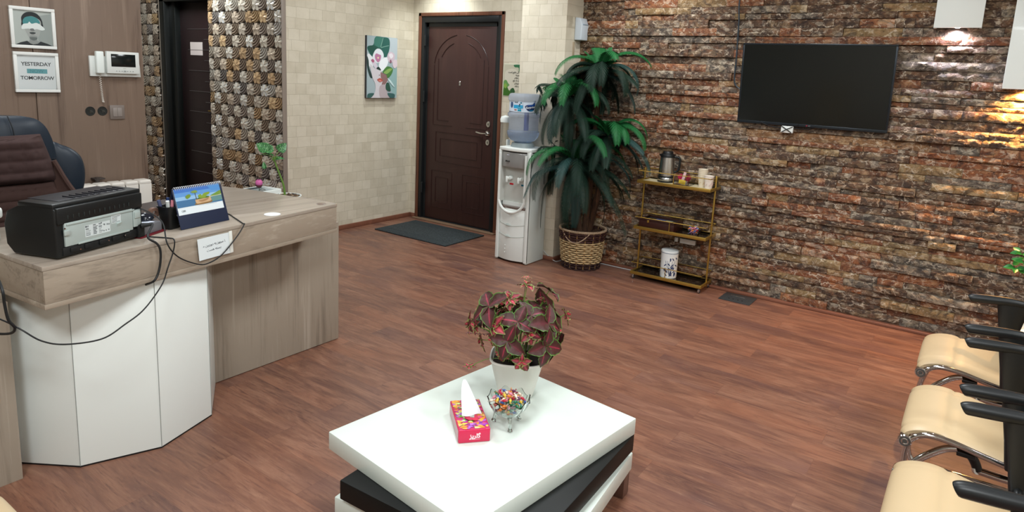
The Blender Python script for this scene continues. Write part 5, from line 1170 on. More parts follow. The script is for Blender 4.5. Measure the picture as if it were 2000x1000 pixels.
for i in range(30):
    a = ac+rnd2.uniform(-.75, .8); z = rnd2.uniform(.03, .16); th = rnd2.uniform(.5, 2.6); L = .026; pts = []
    for k in range(10):
        t_ = 2*pi*k/10; lx, ly = cos(t_)*L*.5, sin(t_)*.0042; pts.append((lx*cos(th)-ly*sin(th), lx*sin(th)+ly*cos(th)))
    vs = [on_can(a-x/.064, z+y, .0011) for x, y in pts]; b.add([on_can(a, z, .0013)]+vs, [(0, k+1, (k+1) % 10+1) for k in range(10)])
part('leaf_print', b, mat('indigo_print', '#253560', .5), bd_, smooth=0)
# sockets behind the cart, white floor wire, floor box
d = thing('wall_socket', 'long white socket strip on the stone wall behind the cart', 'socket', (4.88, 1.76, .33))
b = B(); b.box(4.862, 4.888, 1.69, 1.812, .308, .345, .003); part('socket_plate', b, M_PLASTIC, d)
b = B(); b.box(4.862, 4.888, 1.828, 1.855, .312, .345, .003); part('switch_plate', b, M_PLASTIC, d)
b = B(); b.tube([(4.862, 1.81, .315), (4.855, 1.83, .27), (4.85, 1.88, .18), (4.86, 1.93, .10), (4.87, 1.98, .026)], .0022, 6, 5); solo('power_cable', b, mat('brown_grey_wire', '#6a5f56', .5), 'thin wire hanging from the socket strip behind the cart', 'cable')
b = B(); b.tube([(4.63, 2.93, .10), (4.648, 2.90, .06), (4.652, 2.86, .03), (4.645, 2.79, .005), (4.72, 2.765, .004), (4.80, 2.70, .004), (4.86, 2.55, .004), (4.868, 2.3, .004), (4.866, 2.0, .004)], .0035, 6, 6); solo('white_floor_cable', b, mat('white_wire_matt', '#b9bcbc', .5), 'white cable running along the floor behind the wicker basket', 'cable')
d = thing('floor_socket_box', 'grey metal floor socket cover beside the stone wall', 'floor box', (4.765, 1.30, 0))
b = B(); b.box(4.668, 4.862, 1.188, 1.412, .0, .005, .0015); part('cover_plate', b, mat('dark_grey_metal', '#3f4447', .45, .4), d)
b = B()
for y in (1.35, 1.32, 1.285, 1.255): b.cyl((4.72, y, .005), (4.72, y, .0062), .005, 12)
part('cover_hole', b, M_BLACKG, d)
b = B(); b.box(4.80, 4.806, 1.26, 1.36, .005, .007, .0005); part('hinge_strip', b, M_STEEL, d)
# ------------------------------------------------------------------ palm in wicker basket
PC = Vector((4.69, 2.575, 0))
def basket():
    d = thing('wicker_basket', 'round wicker basket planter with dark bands holding the tall palm', 'basket', tuple(PC))
    def rad(z): return .148+.037*(z/.315)**.9
    N = 17
    def band(name, r0, r1, hx, th=.0086):
        b = B()
        for k in range(r0, r1):
            z = .009+k*.0182; n = 102; pts = []
            for i in range(n):
                a = 2*pi*i/n; pts.append(PC+Vector(((rad(z)+.0068*sin(N*a+pi*(k % 2)*1.0))*cos(a), (rad(z)+.0068*sin(N*a+pi*(k % 2)))*sin(a), z+.0015*sin(a*3+k))))
            b.tube(pts, th, 6, closed=True, flat=.75)
        part(name, b, hx, d, label=None)
    band('dark_base_band', 0, 3, mat('wicker_dark', '#33201f', .6)); band('tan_weave', 3, 13, mat('wicker_tan', '#b99f76', .6)); band('dark_top_band', 13, 17, mat('wicker_maroon', '#3c2120', .6))
    b = B()
    for i in range(N):
        a = 2*pi*(i+.25)/N; b.tube([PC+Vector((rad(z)*cos(a), rad(z)*sin(a), z)) for z in (.004, .1, .2, .318)], .0042, 5)
    part('stake', b, mat('wicker_stake', '#8f7048', .6), d).__setitem__('kind', 'stuff')
    b = B()
    for ph in (0, pi*.67, pi*1.33):
        pts = []
        for i in range(160):
            a = 2*pi*i/160; q = 30*a+ph; pts.append(PC+Vector(((.187+.007*cos(q))*cos(a), (.187+.007*cos(q))*sin(a), .322+.007*sin(q))))
        b.tube(pts, .0045, 5, closed=True)
    part('braided_rim', b, mat('wicker_rim', '#a38c73', .6), d)
    b = B(); b.tube([PC+Vector((.19*cos(a), .19*sin(a), .325-.10*sin((a-2.6)/(4.0-2.6)*pi)*.9)) for a in [2.6+1.4*i/14 for i in range(15)]], .004, 6); part('loop_handle', b, mat('wicker_rim'), d)
    b = B(); b.lathe([(0, .30), (.08, .302), (.175, .285)], 30, tuple(PC)); rn = random.Random(8)
    for i in range(420):
        a = rn.uniform(0, 2*pi); r = rn.uniform(.03, .165); q = PC+Vector((r*cos(a), r*sin(a), .295)); v = Vector((rn.uniform(-1, 1), rn.uniform(-1, 1), rn.uniform(.0, .6)))*.03
        b.tube([q, q+v], .0014, 3, cap=False)
    part('coir_filling', b, mat('coir_brown', '#4a3526', .9), d)
basket()
def palm():
    d = thing('artificial_palm', 'tall artificial palm with four dark green crowns in the wicker basket', 'palm', (PC.x, PC.y, .30))
    mt_ = mat('palm_trunk', '#54321f', .9); t = NT(mt_); n = t.noise(t.coord((30, 30, 4)), 3, 6, .7); t.base(t.ramp(n.outputs[0], [(.3, '#26170f'), (.5, '#47301f'), (.7, '#65432b')])); t.bump(n.outputs[0], .9, .02)
    crowns = [((4.70, 2.515, 1.60), .44, 26), ((4.58, 2.71, 1.38), .45, 28), ((4.735, 2.43, 1.09), .44, 26), ((4.61, 2.635, .85), .62, 38)]
    for (cx, cy, cz), L, n in crowns:
        b = B(); b.tube([(PC.x+(cx-PC.x)*.3, PC.y+(cy-PC.y)*.3, .28), (PC.x+(cx-PC.x)*.75, PC.y+(cy-PC.y)*.75, .28+(cz-.28)*.5), (cx, cy, cz-.02)], lambda t_: .029-.011*t_, 12, 6)
        part('trunk', b, mt_, d)
    rn = random.Random(31)
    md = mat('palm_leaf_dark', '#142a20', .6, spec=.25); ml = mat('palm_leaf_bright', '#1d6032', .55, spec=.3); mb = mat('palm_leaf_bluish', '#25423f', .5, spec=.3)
    def keep(p, m=0):
        if p.x > 4.888-m: p.x = 4.888-m
        if p.y > 2.800-m and p.x > 4.640-m:
            if p.x-4.640 < p.y-2.800: p.x = 4.640-m
            else: p.y = 2.800-m
        if p.z < 1.42 and p.y > 2.895-m and p.x > 4.30: p.y = 2.895-m
        if p.z < 1.3 and p.y > 2.87-m: p.y = 2.87-m
        if p.y > 2.93 and p.x > 4.30: p.y = 2.93
        if p.z < .345: p.z = .345+.2*(p.z-.345) if (p-Vector((PC.x, PC.y, p.z))).length < .2 else p.z
    for ci, ((cx, cy, cz), L, n) in enumerate(crowns):
        b = B(); o = Vector((cx, cy, cz)); b.mi = 0
        for k in range(n+4):
            a = 2*pi*k*.381966*1.0+ci; inner = k >= n
            el = (rn.uniform(-1.0 if ci == 3 else -.7, .2 if ci == 3 else .6) if k % 2 else rn.uniform(.5, 1.25)) if not inner else rn.uniform(.8, 1.3)
            ln = L*rn.uniform(.85, 1.2)*(.45 if inner else 1)
            hv = Vector((cos(a), sin(a), 0))
            # keep fronds off the wall and the pillar
            wall_room = (4.89-cx)/max(hv.x, .05) if hv.x > 0 else 9
            squash = min(1, wall_room/ (ln*.85)) if hv.x > 0 else 1
            if hv.x > .1: hv = Vector((hv.x*squash, hv.y, 0))
            droop = (rn.uniform(1.0, 1.6) if el < .3 else rn.uniform(2.1, 2.9)) if not inner else rn.uniform(.3, .9)
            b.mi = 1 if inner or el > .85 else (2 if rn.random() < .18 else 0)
            P = []; pos = o.copy(); ang = el; ns = 16; step = ln/ns
            for i in range(ns+1):
                P.append(pos.copy()); t_ = i/ns; ang = el-droop*(t_**1.15)
                pos = pos+(hv*cos(ang)+Vector((0, 0, 1))*sin(ang))*step
            for p in P: keep(p, .012)
            b.tube(P, lambda t_: .0028-.002*t_, 4)
            side0 = hv.cross(Vector((0, 0, 1))).normalized()
            nl = 60
            for q in range(nl):
                t_ = .08+.92*q/nl; fi = t_*ns; i = min(int(fi), ns-1); f = fi-i; base = P[i].lerp(P[i+1], f); tg = (P[i+1]-P[i])
                if tg.length < 1e-5: continue
                tg.normalize(); upv = side0.cross(tg).normalized()
                wl = (.084*sin(pi*min(1, .18+.78*t_))**.7+.006)*(.75 if inner else 1)
                for s in (-1, 1):
                    dv = (side0*s*.70+tg*.72-upv*.10*(-1 if inner else 1)+Vector((0, 0, -.22))).normalized()
                    w = tg*.0042; mid = base+dv*wl*.55+upv*.002; tip = base+dv*wl+Vector((0, 0, -.006))
                    vs = [base-w*.6, base+w*.6, mid+w*.8, tip, mid-w*.8]
                    for v in vs: keep(v)
                    b.add(vs, [(0, 1, 2, 4), (4, 2, 3)])
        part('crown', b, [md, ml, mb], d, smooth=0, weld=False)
palm()
# ------------------------------------------------------------------ coffee table
TZ = .42; TS = 1.10     # table group is laid out at 1/1.10 scale and enlarged below to its true size
_before = set(bpy.data.objects)
def table():
    d = thing('coffee_table', 'low coffee table of twisted white and black slabs', 'table', (1.6, 1.15, CAM_H*(1-1/TS)))
    mw = mat('white_grained_veneer', '#dae4dc', .32, coat=.15); t = NT(mw); n = t.noise(t.coord((3, 60, 3), rot=(0, 0, .114)), 3, 4, .6); t.bump(n.outputs[0], .12, .002)
    mb = mat('black_lacquer', '#0d100f', .5, spec=.3)
    e1 = Vector((.9935, -.114, 0)); e2 = Vector((.114, .9935, 0)); Lc = Vector((1.23, 1.512, 0))
    C1 = Lc+e1*.389-e2*.3075
    def slab(name, C, ang, W, D, z0, z1, m):
        M = Matrix.Translation((C.x, C.y, 0)) @ Matrix.Rotation(ang, 4, 'Z'); b = B(); b.box(-W/2, W/2, -D/2, D/2, z0, z1, .003, 2, M=M); return part(name, b, m, d), M
    slab('tabletop', C1, -.114, .778, .615, .362, TZ, mw)
    C2 = (Vector((1.152, 1.368, 0))+Vector((1.929, .808, 0)))/2
    slab('middle_slab', C2, .052, .757, .588, .302, .3615, mb)
    C3 = (Vector((1.168, 1.408, 0))+Vector((1.945, .816, 0)))/2
    _, M3 = slab('bottom_slab', C3, .112, .72, .665, .222, .2835, mw)
    b = B(); b.cyl((C2.x, C2.y, .283), (C2.x, C2.y, .303), .12, 24); part('swivel', b, mb, d)
    ml = wood('brown_leg', ('#4a322a', '#63473c', '#75574a'), 2, 'Z')
    for sx in (-1, 1):
        for sy in (-1, 1):
            b = B(); b.box(sx*.33-.026, sx*.33+.026, sy*.302-.026, sy*.302+.026, CAM_H*(1-1/TS), .2215, .002, M=M3); part('leg', b, ml, d)
table()
# ---- coleus in white pot
def coleus():
    c = Vector((1.825, 1.228, TZ))
    pt = thing('planter', 'white tapered square planter at the back of the coffee table', 'planter', tuple(c))
    def rf(a, z): n = 3.4; return 1/((abs(cos(a-.55))**n+abs(sin(a-.55))**n)**(1/n))
    b = B(); b.lathe([(0, 0), (.054, 0), (.062, .004), (.092, .128), (.096, .132), (.096, .138), (.091, .138), (.085, .12), (0, .118)], 64, tuple(c), rf); part('pot_body', b, mat('cream_white_pot', '#dddcd4', .4), pt)
    b = B(); b.lathe([(0, .1185), (.084, .121)], 40, tuple(c), rf); part('soil', b, mat('dark_soil', '#2b211b', .95), pt)
    d = thing('coleus_plant', 'coleus with maroon leaves, pink centres and green edges in the white planter', 'plant', (c.x, c.y, c.z+.12))
    m = mat('coleus_leaf', '#4a1f26', .5); t = NT(m); at = t.n('ShaderNodeAttribute', attribute_name='col'); sp = t.n('ShaderNodeSeparateColor', {0: at.outputs['Color']})
    nz = t.noise(t.coord(), 90, 4, .6)
    u = t.math('ADD', sp.outputs[0], t.math('MULTIPLY', t.math('SUBTRACT', nz.outputs[0], .5), .16))
    dk = t.ramp(u, [(.0, '#c93854'), (.07, '#9c2c42'), (.17, '#58242a'), (.5, '#46221f'), (.84, '#40251c'), (.93, '#456b2a'), (1.0, '#5f8a38')])
    lt = t.ramp(u, [(.0, '#e85c74'), (.22, '#cf4a5c'), (.45, '#a3484c'), (.72, '#7c3c3a'), (.86, '#8fa04a'), (1.0, '#b5c478')])
    t.base(t.mix(sp.outputs[1], dk, lt)); t.bump(nz.outputs[0], .35, .003)
    b = B(); A = []; rn = random.Random(77)
    def leaf(o, dirv, nrm, L, W, light, pink):
        x = dirv.normalized(); n = (nrm-x*nrm.dot(x)); n = n.normalized() if n.length > 1e-4 else Vector((0, 0, 1)); y = n.cross(x); I = 9; Jn = 8; vs = []
        for i in range(I+1):
            t_ = i/I; w = W*(sin(pi*t_**.72))**.85 if 0 < t_ < 1 else 0.0004
            for j in range(Jn+1):
                s = j/Jn*2-1; ser = 1+.05*(1 if i % 2 else -1)*(abs(s) == 1)
                p = o+x*(L*t_)+y*(w*s*ser)+n*(-.26*L*t_*t_+abs(s)**1.5*w*.28+.002*sin(t_*18)*abs(s)); vs.append(p)
                e = max(abs(s), (abs(2*t_-1))**5 if t_ > .5 else 0); vein = abs(s)
                pk = vein*(1.0-.0*pink)+(.10 if t_ > .8 else 0)+(1-pink)*.22*(1-abs(s)); A.append((min(1, max(e if abs(s) > .7 or e > .85 else pk, 0)), light, 0, 1))
        W_ = Jn+1; b.add(vs, [(i*W_+j, i*W_+j+1, (i+1)*W_+j+1, (i+1)*W_+j) for i in range(I) for j in range(Jn)])
    S = B()
    cc = c+Vector((0.005, -.0, .235)); R = Vector((.150, .150, .140))
    root = c+Vector((0, 0, .12)); k = 0
    for i in range(40):
        zf = 1-1.50*(i+.5)/40; a = i*2.39996; rr = sqrt(max(0, 1-zf*zf)); dirn = Vector((rr*cos(a), rr*sin(a), zf)); sc_ = rn.uniform(.55, 1.2)
        tip = cc+Vector((dirn.x*R.x, dirn.y*R.y, dirn.z*R.z))*sc_
        if tip.z < c.z+.10: tip.z = c.z+.10+rn.random()*.03
        st = [root+Vector((dirn.x*.04, dirn.y*.04, 0)), root.lerp(tip, .55)+Vector((0, 0, .02)), tip]; P = cr_pts(st, 4); S.tube(P, .0016, 4)
        sd = (P[-1]-P[-2]).normalized(); out = (tip-cc).normalized(); young = rn.random() < .45
        n_l = 4 if not young else 5; a0 = rn.uniform(0, 3)
        tv_ = out.cross(Vector((0, 0, 1))); tv_ = tv_.normalized() if tv_.length > .1 else Vector((1, 0, 0)); bv = out.cross(tv_)
        for q in range(n_l):
            aa = a0+2*pi*q/n_l; dv = tv_*cos(aa)+bv*sin(aa)+out*.25+Vector((0, 0, -.18))
            L = rn.uniform(.060, .088) if not young else rn.uniform(.028, .05); leaf(tip, dv, out+Vector((0, 0, .35)), L, L*.36, .0 if not young else rn.uniform(.3, 1), rn.random()); k += 1
        if young:
            for q in range(2): leaf(tip+out*.006, tv_*cos(q*pi+a0)+out*.8, out, .022, .009, 1, 1)
    # stray shoots of the photograph
    for off, L in (((.075, -.05, .155+.235-.06), .03), ((-.085, .10, .30), .026), ((-.10, .135, .085), .028), ((.06, .02, .40), .02)):
        tip = c+Vector(off); P = cr_pts([root, root.lerp(tip, .6)+Vector((0, 0, .02)), tip], 4); S.tube(P, .0014, 4)
        for q in range(5): a = q*1.256; leaf(tip, Vector((cos(a), sin(a), .4)), Vector((0, 0, 1)), L, L*.36, rn.uniform(.5, 1), 1)
    b.attr = A; part('foliage', b, m, d, smooth=60, weld=False)
    part('stem', S, mat('coleus_stem', '#6d8a3a', .5), d)
    b = B()
    for e, o in (((-.115, .145, .215), (-.05, .06, .21)), ((.11, -.105, .27), (.06, -.06, .23)), ((.0, -.05, .335), (0, -.04, .26))):
        e = c+Vector(e); o = c+Vector(o); b.tube([o, e], .0009, 4)
        for i in range(26): q = o.lerp(e, .25+.75*i/26)+Vector((rn.uniform(-1, 1), rn.uniform(-1, 1), rn.uniform(-1, 1)))*.0035; b.sphere(q, .0017, 6)
    part('flower_spike', b, mat('flower_spike_dull', '#6a4348', .6), d).__setitem__('kind', 'stuff')
coleus()
# ---- tissue box
def tissues():
    ex = (Vector((1.504, 1.098, 0))-Vector((1.43, 1.163, 0))).normalized(); ey = Vector((-ex.y, ex.x, 0)); o = Vector((1.432, 1.163, TZ+.0005)); W, L, H = .098, .190, .043
    M = Matrix(((ex.x, ey.x, 0, o.x), (ex.y, ey.y, 0, o.y), (0, 0, 1, o.z), (0, 0, 0, 1)))
    d = thing('tissue_box', 'crimson tissue box with candy print and pulled tissue on the coffee table', 'tissue box', tuple(M @ Vector((W/2, L/2, 0))))
    b = B(); b.box(0, W, 0, L, 0, H, .0035, 3, M=M); bx = part('carton', b, mat('crimson_card', '#d2144c', .3, coat=.3), d)
    TMx = M @ Matrix.Translation((W/2, L/2, H+.0002)); layers = [('#b81f62', [(0, 0), (100, 0), (100, 190), (0, 190)], 0)]; rn = random.Random(6)
    cols = ['#e08a2a', '#eaa23c', '#9a3fa8', '#b25cc4', '#6fa834', '#d8487a', '#e2c048', '#7c2c8c', '#f0b868', '#c9e08a']
    for i in range(210):
        x, y = rn.uniform(2, 98), rn.uniform(3, 187); hx = cols[rn.randrange(10)]; r = rn.uniform(5, 10); a0 = rn.uniform(0, 6); pts = [(x+r*(1+.35*cos(3*t_))*cos(t_+a0)*1.2, y+r*(1+.35*cos(3*t_))*sin(t_+a0)*.8) for t_ in [k*2*pi/9 for k in range(9)]]
        layers.append((hx, [(min(max(px, 1), 99), min(max(py, 1), 189)) for px, py in pts], 0))
    flat_art(bx, 'sweets_print', TMx, W-.006, L-.006, (100, 190), layers, z=.00003)
    b = B(); b.prism([(.030, .17), (.030, .13), (.028, .10), (.030, .062), (.04, .05), (.058, .048), (.07, .056), (.072, .10), (.07, .17)], H+.0038, H+.0046, 0, M=M); op = part('opening_panel', b, mat('crimson_flap', '#b30f3a', .35), d)
    b = B(); b.prism([(.042, .16), (.040, .11), (.046, .066), (.058, .062), (.064, .09), (.062, .16)], H+.0047, H+.0052, 0, M=M); part('film_slot', b, mat('film_grey', '#9b9690', .3), op)
    b = B(); text_into(b, 'Gol', .02, M @ Matrix.Translation((.035, .125, H+.0048)) @ Matrix.Rotation(-1.3, 4, 'Z'), shear=.3) ; b.cyl(M @ Vector((.058, .047, H+.0046)), M @ Vector((.058, .047, H+.0056)), .0085, 18) if False else None
    part('flap_script', b, mat('flap_pink', '#e8a8b8', .4), op)
    b = B(); b.lathe([(0, 0), (.009, 0), (.009, .0006), (0, .0006)], 20, M=M @ Matrix.Translation((.060, .052, H+.0047))); part('red_dot', b, mat('crimson_dot', '#c60f3c', .4), op)
    SM = frame(tuple(M @ Vector((W/2, -.0004, H/2))), tuple(ex), (0, 0, 1)); b = B(); text_into(b, persian('گلریز'), .018, SM @ Matrix.Translation((.002, .0, 0)), bold=.0007); b.box(-.016, .018, -.0105, -.0097, 0, .0003, M=SM); part('side_logo', b, mat('logo_pinkwhite', '#f4dfe6', .4), bx)
    SL = frame(tuple(M @ Vector((-.0004, L/2, H/2))), tuple(-ey), (0, 0, 1)); b = B(); b.box(-L/2+.005, L/2-.005, -H/2+.004, H/2-.004, 0, .0002, M=SL); part('long_side_print', b, mat('pale_pink_print', '#c9a0a4', .35), bx)
    t_ = thing('tissue', 'white tissue standing up out of the crimson tissue box', 'tissue', tuple(M @ Vector((.053, .11, H+.005))))
    b = B(); rows = []
    for i in range(15):
        u = i/14; cx = .053-.006*sin(u*3)-.012*u*u; cyy = .075+.055*u+.03*u*u; w = .024*(1-u)**.6+.006*(1-u)+.002; z = H+.0055+.078*u**.9
        rows.append([M @ Vector((cx+w*s, cyy+.006*sin(s*3+u*5)*(1-u*.4), z+.002*abs(s))) for s in [k/5-1 for k in range(11)]])
    b.sheet(rows); rows2 = []
    for i in range(11):
        u = i/10; w = .020*(1-u)+.004; rows2.append([M @ Vector((.053-.016*u+w*s, .09+.05*u+.012*s*s, H+.0055+.062*u)) for s in [k/4-1 for k in range(9)]])
    b.sheet(rows2); mm = mat('tissue_paper', '#e9f0f6', .9); part('tissue_sheet', b, mm, t_, smooth=60)
tissues()
# ---- glass bowl of sweets
def sweet_bowl():
    c = Vector((1.622, 1.117, TZ))
    d = thing('glass_candy_bowl', 'scalloped glass bowl on three feet full of sweets beside the tissue box', 'bowl', tuple(c))
    mg = mat('bowl_glass', '#eef6f4', .02, trans=1, ior=1.48); b = B(); seg = 96; prof = [(.0, .030), (.018, .031), (.038, .042), (.055, .060), (.064, .078), (.069, .092)]
    rows_o = []; 
    for i in range(seg):
        a = 2*pi*i/seg; sc_ = .0075*cos(8*a); col = []
        for k, (r, z) in enumerate(prof):
            f = (k/5)**3; rr = r*(1+.02*cos(16*a)*(k/5)); col.append(c+Vector((rr*cos(a), rr*sin(a), z+sc_*f)))
        for k, (r, z) in enumerate(prof[::-1]):
            f = ((5-k)/5)**3; rr = max(r-.0028, 0)*(1+.01*cos(16*a)*((5-k)/5)); col.append(c+Vector((rr*cos(a), rr*sin(a), z+sc_*f+(.0035 if k == 5 else .001))))
        rows_o.append(col)
    n = 12; vs = [p for r in rows_o for p in r]; b.add(vs, [(i*n+k, ((i+1) % seg)*n+k, ((i+1) % seg)*n+k+1, i*n+k+1) for i in range(seg) for k in range(n-1)])
    part('bowl_wall', b, mg, d, smooth=60)
    for a in (-2.35, -.25, 1.85):
        v = Vector((cos(a), sin(a), 0)); b = B(); b.tube([c+v*.030+Vector((0, 0, .042)), c+v*.042+Vector((0, 0, .030)), c+v*.046+Vector((0, 0, .012)), c+v*.048+Vector((0, 0, .004))], lambda t_: .0085-.003*sin(t_*pi), 8, 4); b.sphere(c+v*.048+Vector((0, 0, .0062)), .0062, 8); part('leg', b, mg, d)
    rn = random.Random(5); n = 0; placed = []
    order = ['red', 'orange', 'cream', 'pink', 'green', 'yellow', 'wine', 'blue', 'orange', 'purple', 'red', 'cream', 'green', 'pink', 'orange', 'yellow']
    lay = [(.046, .024, 10), (.058, .040, 16), (.072, .052, 22), (.086, .056, 28), (.097, .046, 22), (.107, .028, 10)]
    for z, R, cnt in lay:
        for i in range(cnt):
            a = i*2.39996+z*77; r = R*sqrt((i+.5)/cnt); nm = order[n % 16] if rn.random() < .8 else rn.choice(order); s = rn.uniform(.0052, .0066)
            if z > .09: where = 'on top in the footed glass bowl'
            elif z > .07: where = 'near the rim of the footed glass bowl'
            else: where = 'deep in the footed glass bowl'
            where = where_in(c, (c.x+r*cos(a), c.y+r*sin(a)))+' '+where.replace('of the heap ', '') if True else where; sh = 'wrapped sweet'
            place_sweet(nm, (c.x+r*cos(a), c.y+r*sin(a), c.z+z+rn.uniform(-.003, .003)), s, (rn.uniform(0, 6), rn.uniform(-.7, .7), rn.uniform(0, 6)), '%s sweet %s' % (CN[nm], where), '%s sweets %s' % (CN[nm], where)); n += 1
sweet_bowl()
for o in [o for o in bpy.data.objects if o not in _before and o.parent is None]:
    o.location = (o.location.x*TS, o.location.y*TS, CAM_H+(o.location.z-CAM_H)*TS); o.scale = tuple(q*TS for q in o.scale)
# ------------------------------------------------------------------ visitor chairs
M_BEIGE = mat('beige_leather', '#c2ab87', .42); t = NT(M_BEIGE); t.bump(t.noise(t.coord(), 260, 3).outputs[0], .06, .001)
M_ARM = mat('black_armrest', '#15191b', .38)
def seat_profile(t_):
    """side profile of the seat: returns (y, z), front roll to rear"""
    pts = [(.070, .408), (.090, .412), (.096, .432), (.080, .452), (.045, .468), (.0, .474), (-.06, .466), (-.13, .452), (-.20, .442), (-.262, .444)]
    return pts
def visitor_chair(label, x, y, rz=0):
    d = thing('visitor_chair', label, 'chair', (x, y, 0), rz, 'beige visitor chairs in a row')
    W = .205
    P = cr_pts([(0, a, z) for a, z in seat_profile(0)], 5); th = .026
    b = B(); rows = []
    nx = 20
    n = len(P)
    def nrm(i):
        a, c_ = P[max(i-1, 0)], P[min(i+1, n-1)]; t_ = (c_-a).normalized(); return Vector((0, t_.z, -t_.y))
    top, bot = [], []
    for i in range(n):
        nn = nrm(i)
        if nn.z < 0 and i > n*.4: nn = -nn
        u = i/(n-1); r1, r2 = [], []
        for k in range(nx+1):
            s = k/nx*2-1; pad = .004*(1-abs(s)**4)-.0045*math.exp(-((abs(s)-.80)/.03)**2)-.0045*math.exp(-((u-.62)/.012)**2)-.004*math.exp(-((u-.90)/.012)**2)
            rnd_ = -.010*max(0, (abs(s)-.93)/.07)**2
            r1.append(Vector((W*s, P[i].y, P[i].z))+nn*(pad+rnd_)); r2.append(Vector((W*s*.985, P[i].y, P[i].z))-nn*(th*(1-.2*(abs(s) > .97))))
        top.append(r1); bot.append(r2)
    b.sheet(top); b.sheet([r[::-1] for r in bot]); b.sheet([[t_[0], q[0]] for t_, q in zip(top, bot)]); b.sheet([[t_[-1], q[-1]] for t_, q in zip(top, bot)]); b.sheet([top[0], bot[0]]); b.sheet([top[-1], bot[-1]])
    part('seat', b, M_BEIGE, d, local=True, smooth=50)
    b = B(); bp = cr_pts([(0, -.262, .452), (0, -.285, .49), (0, -.30, .60), (0, -.325, .75), (0, -.35, .90)], 5); rows, rows2 = [], []
    for p in bp: rows.append([Vector((W*s, p.y-.012*(1-s*s), p.z)) for s in [k/6-1 for k in range(13)]]); rows2.append([Vector((W*s, p.y-.028-.012*(1-s*s), p.z-.004)) for s in [k/6-1 for k in range(13)]])
    b.sheet(rows); b.sheet([r[::-1] for r in rows2]); b.sheet([[a_[0], c_[0]] for a_, c_ in zip(rows, rows2)]); b.sheet([[a_[-1], c_[-1]] for a_, c_ in zip(rows, rows2)]); b.sheet([rows[-1], rows2[-1]]); b.sheet([rows[0], rows2[0]])
    part('backrest', b, M_BEIGE, d, local=True, smooth=50)
    for s in (-1, 1):
        X = s*(W+.004)
        b = B(); b.tube([(X, .070, .415), (X, .045, .440), (X, .010, .452), (X, -.05, .449), (X, -.13, .434), (X, -.20, .424), (X, -.255, .428), (X, -.285, .47), (X, -.30, .60), (X, -.33, .76), (X, -.355, .90)], .0095, 12, 5)
        b.cyl((X-s*.02, .080, .412), (X+s*.010, .080, .412), .021, 24, bev=.003); sr = part('side_rail', b, M_CHROME, d, local=True)
        b = B(); q0, q1 = X+s*.0102, X+s*.0116
        b.cyl((q0, .080, .412), (q1, .080, .412), .0165, 22); part('end_cap', b, mat('grey_cap', '#5c5e5c', .35, .5), sr, local=True)
        b = B(); b.lathe([(.007, 0), (.009, .0008), (.011, 0)], 20, M=Matrix.Translation((q1, .08, .412)) @ Matrix.Rotation(s*pi/2, 4, 'Y')); part('cap_ring', b, M_CHROME, sr, local=True)
        # leg: forward and down, bend at the floor, back along the floor
        Xl = s*(W-.02)
        b = B(); b.tube([(Xl, -.06, .425), (Xl, -.02, .405), (Xl, .045, .335), (Xl, .080, .24), (Xl, .088, .15), (Xl, .080, .05), (Xl, .052, .013), (Xl, -.02, .0115), (Xl, -.2, .0115), (Xl, -.40, .0115)], .0115, 12, 6); part('leg', b, M_CHROME, d, local=True)
        # armrest: pad and tapered support
        Xa = s*(W+.040)
        b = B(); b.tube([(Xa, -.045, .640), (Xa, -.06, .646), (Xa, -.12, .652), (Xa, -.20, .658), (Xa, -.28, .652), (Xa, -.33, .640)], lambda t_: .0145+.006*sin(pi*min(1, t_*1.2+.08))-.004*(t_ > .96)-.005*(t_ < .03), 14, 6)
        ar = part('armrest', b, M_ARM, d, local=True, smooth=60)
        b = B(); sec = [(.646, -.145, -.262), (.60, -.152, -.252), (.52, -.166, -.236), (.45, -.176, -.226), (.43, -.18, -.222)]; vs = []
        for z, ya, yb in sec:
            for k in range(12):
                a = 2*pi*k/12; vs.append((Xa+.013*cos(a)*(1 if z > .5 else .8), (ya+yb)/2+(ya-yb)/2*abs(sin(a))**.7*(1 if sin(a) > 0 else -1), z))
        b.add(vs, [(i*12+k, i*12+(k+1) % 12, (i+1)*12+(k+1) % 12, (i+1)*12+k) for i in range(len(sec)-1) for k in range(12)]+[tuple(range(12)), tuple(range(48, 60))[::-1]])
        b.cyl((Xa, -.20, .45), (s*W, -.20, .435), .012, 10); part('arm_support', b, M_ARM, ar, local=True)
    b = B(); b.box(-W+.01, W-.01, -.11, -.06, .405, .420, .003); b.box(-W+.01, W-.01, -.24, -.20, .395, .41, .003); b.box(-.04, .04, -.24, -.06, .40, .412, .003)
    part('under_frame', b, M_BLACK, d, local=True)
    b = B(); b.tube([(0, -.09, .41), (0, -.09, .36), (0, -.12, .31), (0, -.13, .285)], .015, 10, 5); part('support_bracket', b, M_BLACK, d, local=True)
    b = B(); b.tube([(-.01, -.13, .288), (.0, -.13, .285), (0, -.2, .283), (0, -.3, .285), (0, -.345, .31), (0, -.35, .42)], .0125, 12, 5); part('centre_tube', b, M_CHROME, d, local=True)
    b = B(); b.tube([(-W+.02, -.40, .0115), (W-.02, -.40, .0115)], .0115, 10); part('floor_tube', b, M_CHROME, d, local=True)
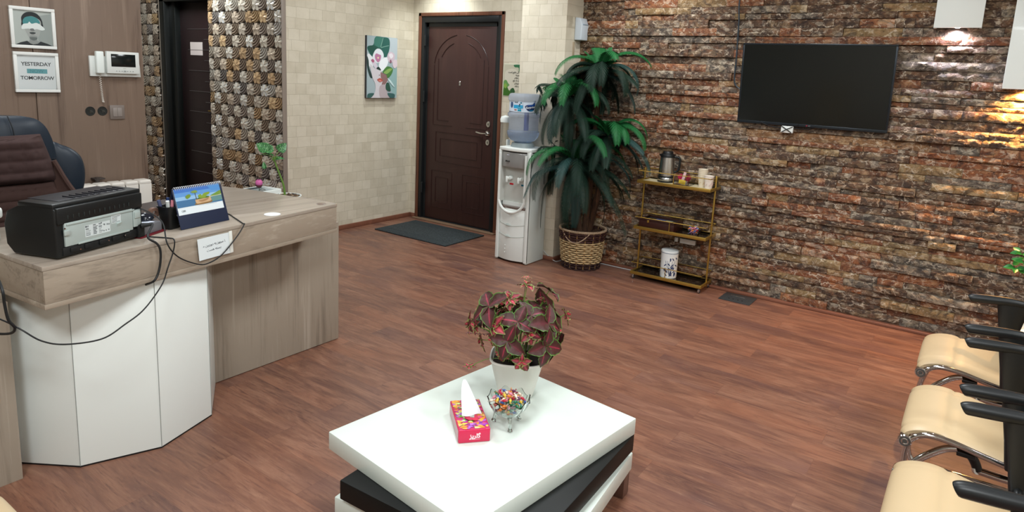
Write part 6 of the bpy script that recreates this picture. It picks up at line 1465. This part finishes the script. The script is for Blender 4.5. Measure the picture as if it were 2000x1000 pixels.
    b = B(); b.tube([(-W, -.345, .40), (W, -.345, .40)], .0095, 10); part('rear_tube', b, M_CHROME, d, local=True)
    return d
vc = visitor_chair('beige leather visitor chair farthest along the row, nearest the stone wall', 3.272, .0)
copy_tree(vc, None, (2.608, -.005, 0), 0, 'middle beige leather visitor chair between two others on the right')
copy_tree(vc, None, (1.975, -.012, 0), 0, 'nearest beige leather visitor chair, cut off at the lower right corner')
copy_tree(vc, None, (.405, 1.70, 0), radians(-90), 'beige chair showing only a seat corner at the lower left corner')
# ------------------------------------------------------------------ plant at the right edge
def right_plant():
    d = thing('potted_ficus', 'green leaved plant reaching into the picture at the right edge', 'plant', (4.45, -.42, 0))
    b = B(); b.lathe([(0, 0), (.11, 0), (.15, .28), (.155, .30), (.14, .30), (.13, .27), (0, .26)], 32, (4.45, -.42, 0)); part('pot', b, M_WHITE, d)
    S = B(); L = B(); rn = random.Random(14); root = Vector((4.45, -.42, .27)); tips = [((4.32, -.215, .66), .045), ((4.33, -.235, .74), .042), ((4.30, -.25, .70), .045)]+[((4.45+rn.uniform(-.2, .2), -.55+rn.uniform(-.2, .1), rn.uniform(.5, 1.0)), .045) for _ in range(16)]
    for (tp, ln) in tips:
        tp = Vector(tp); P = cr_pts([root, root.lerp(tp, .5)+Vector((0, 0, .08)), tp], 6); S.tube(P, .003, 5)
        for q in range(6):
            a = q*1.15+tp.z*9; o = tp-(P[-1]-P[-2])*q*.35; dv = Vector((cos(a)*.6-.2, sin(a)*.9, .1+rn.uniform(-.4, .4))).normalized(); n = Vector((-.8, -.1, .6)); n = (n-dv*n.dot(dv)).normalized(); y = n.cross(dv); rows = []
            for i in range(8):
                t_ = i/7; w = ln*.30*sin(pi*t_**.85) if 0 < t_ < 1 else .0003; rows.append([o+dv*ln*1.15*t_+y*w*s+n*(abs(s)*w*.2-.1*ln*t_*t_) for s in (-1, -.5, 0, .5, 1)])
            L.sheet(rows)
    part('stem', S, mat('ficus_stem', '#6a5a40', .6), d); part('foliage', L, mat('ficus_leaf', '#2f7a34', .32), d, smooth=60)
right_plant()
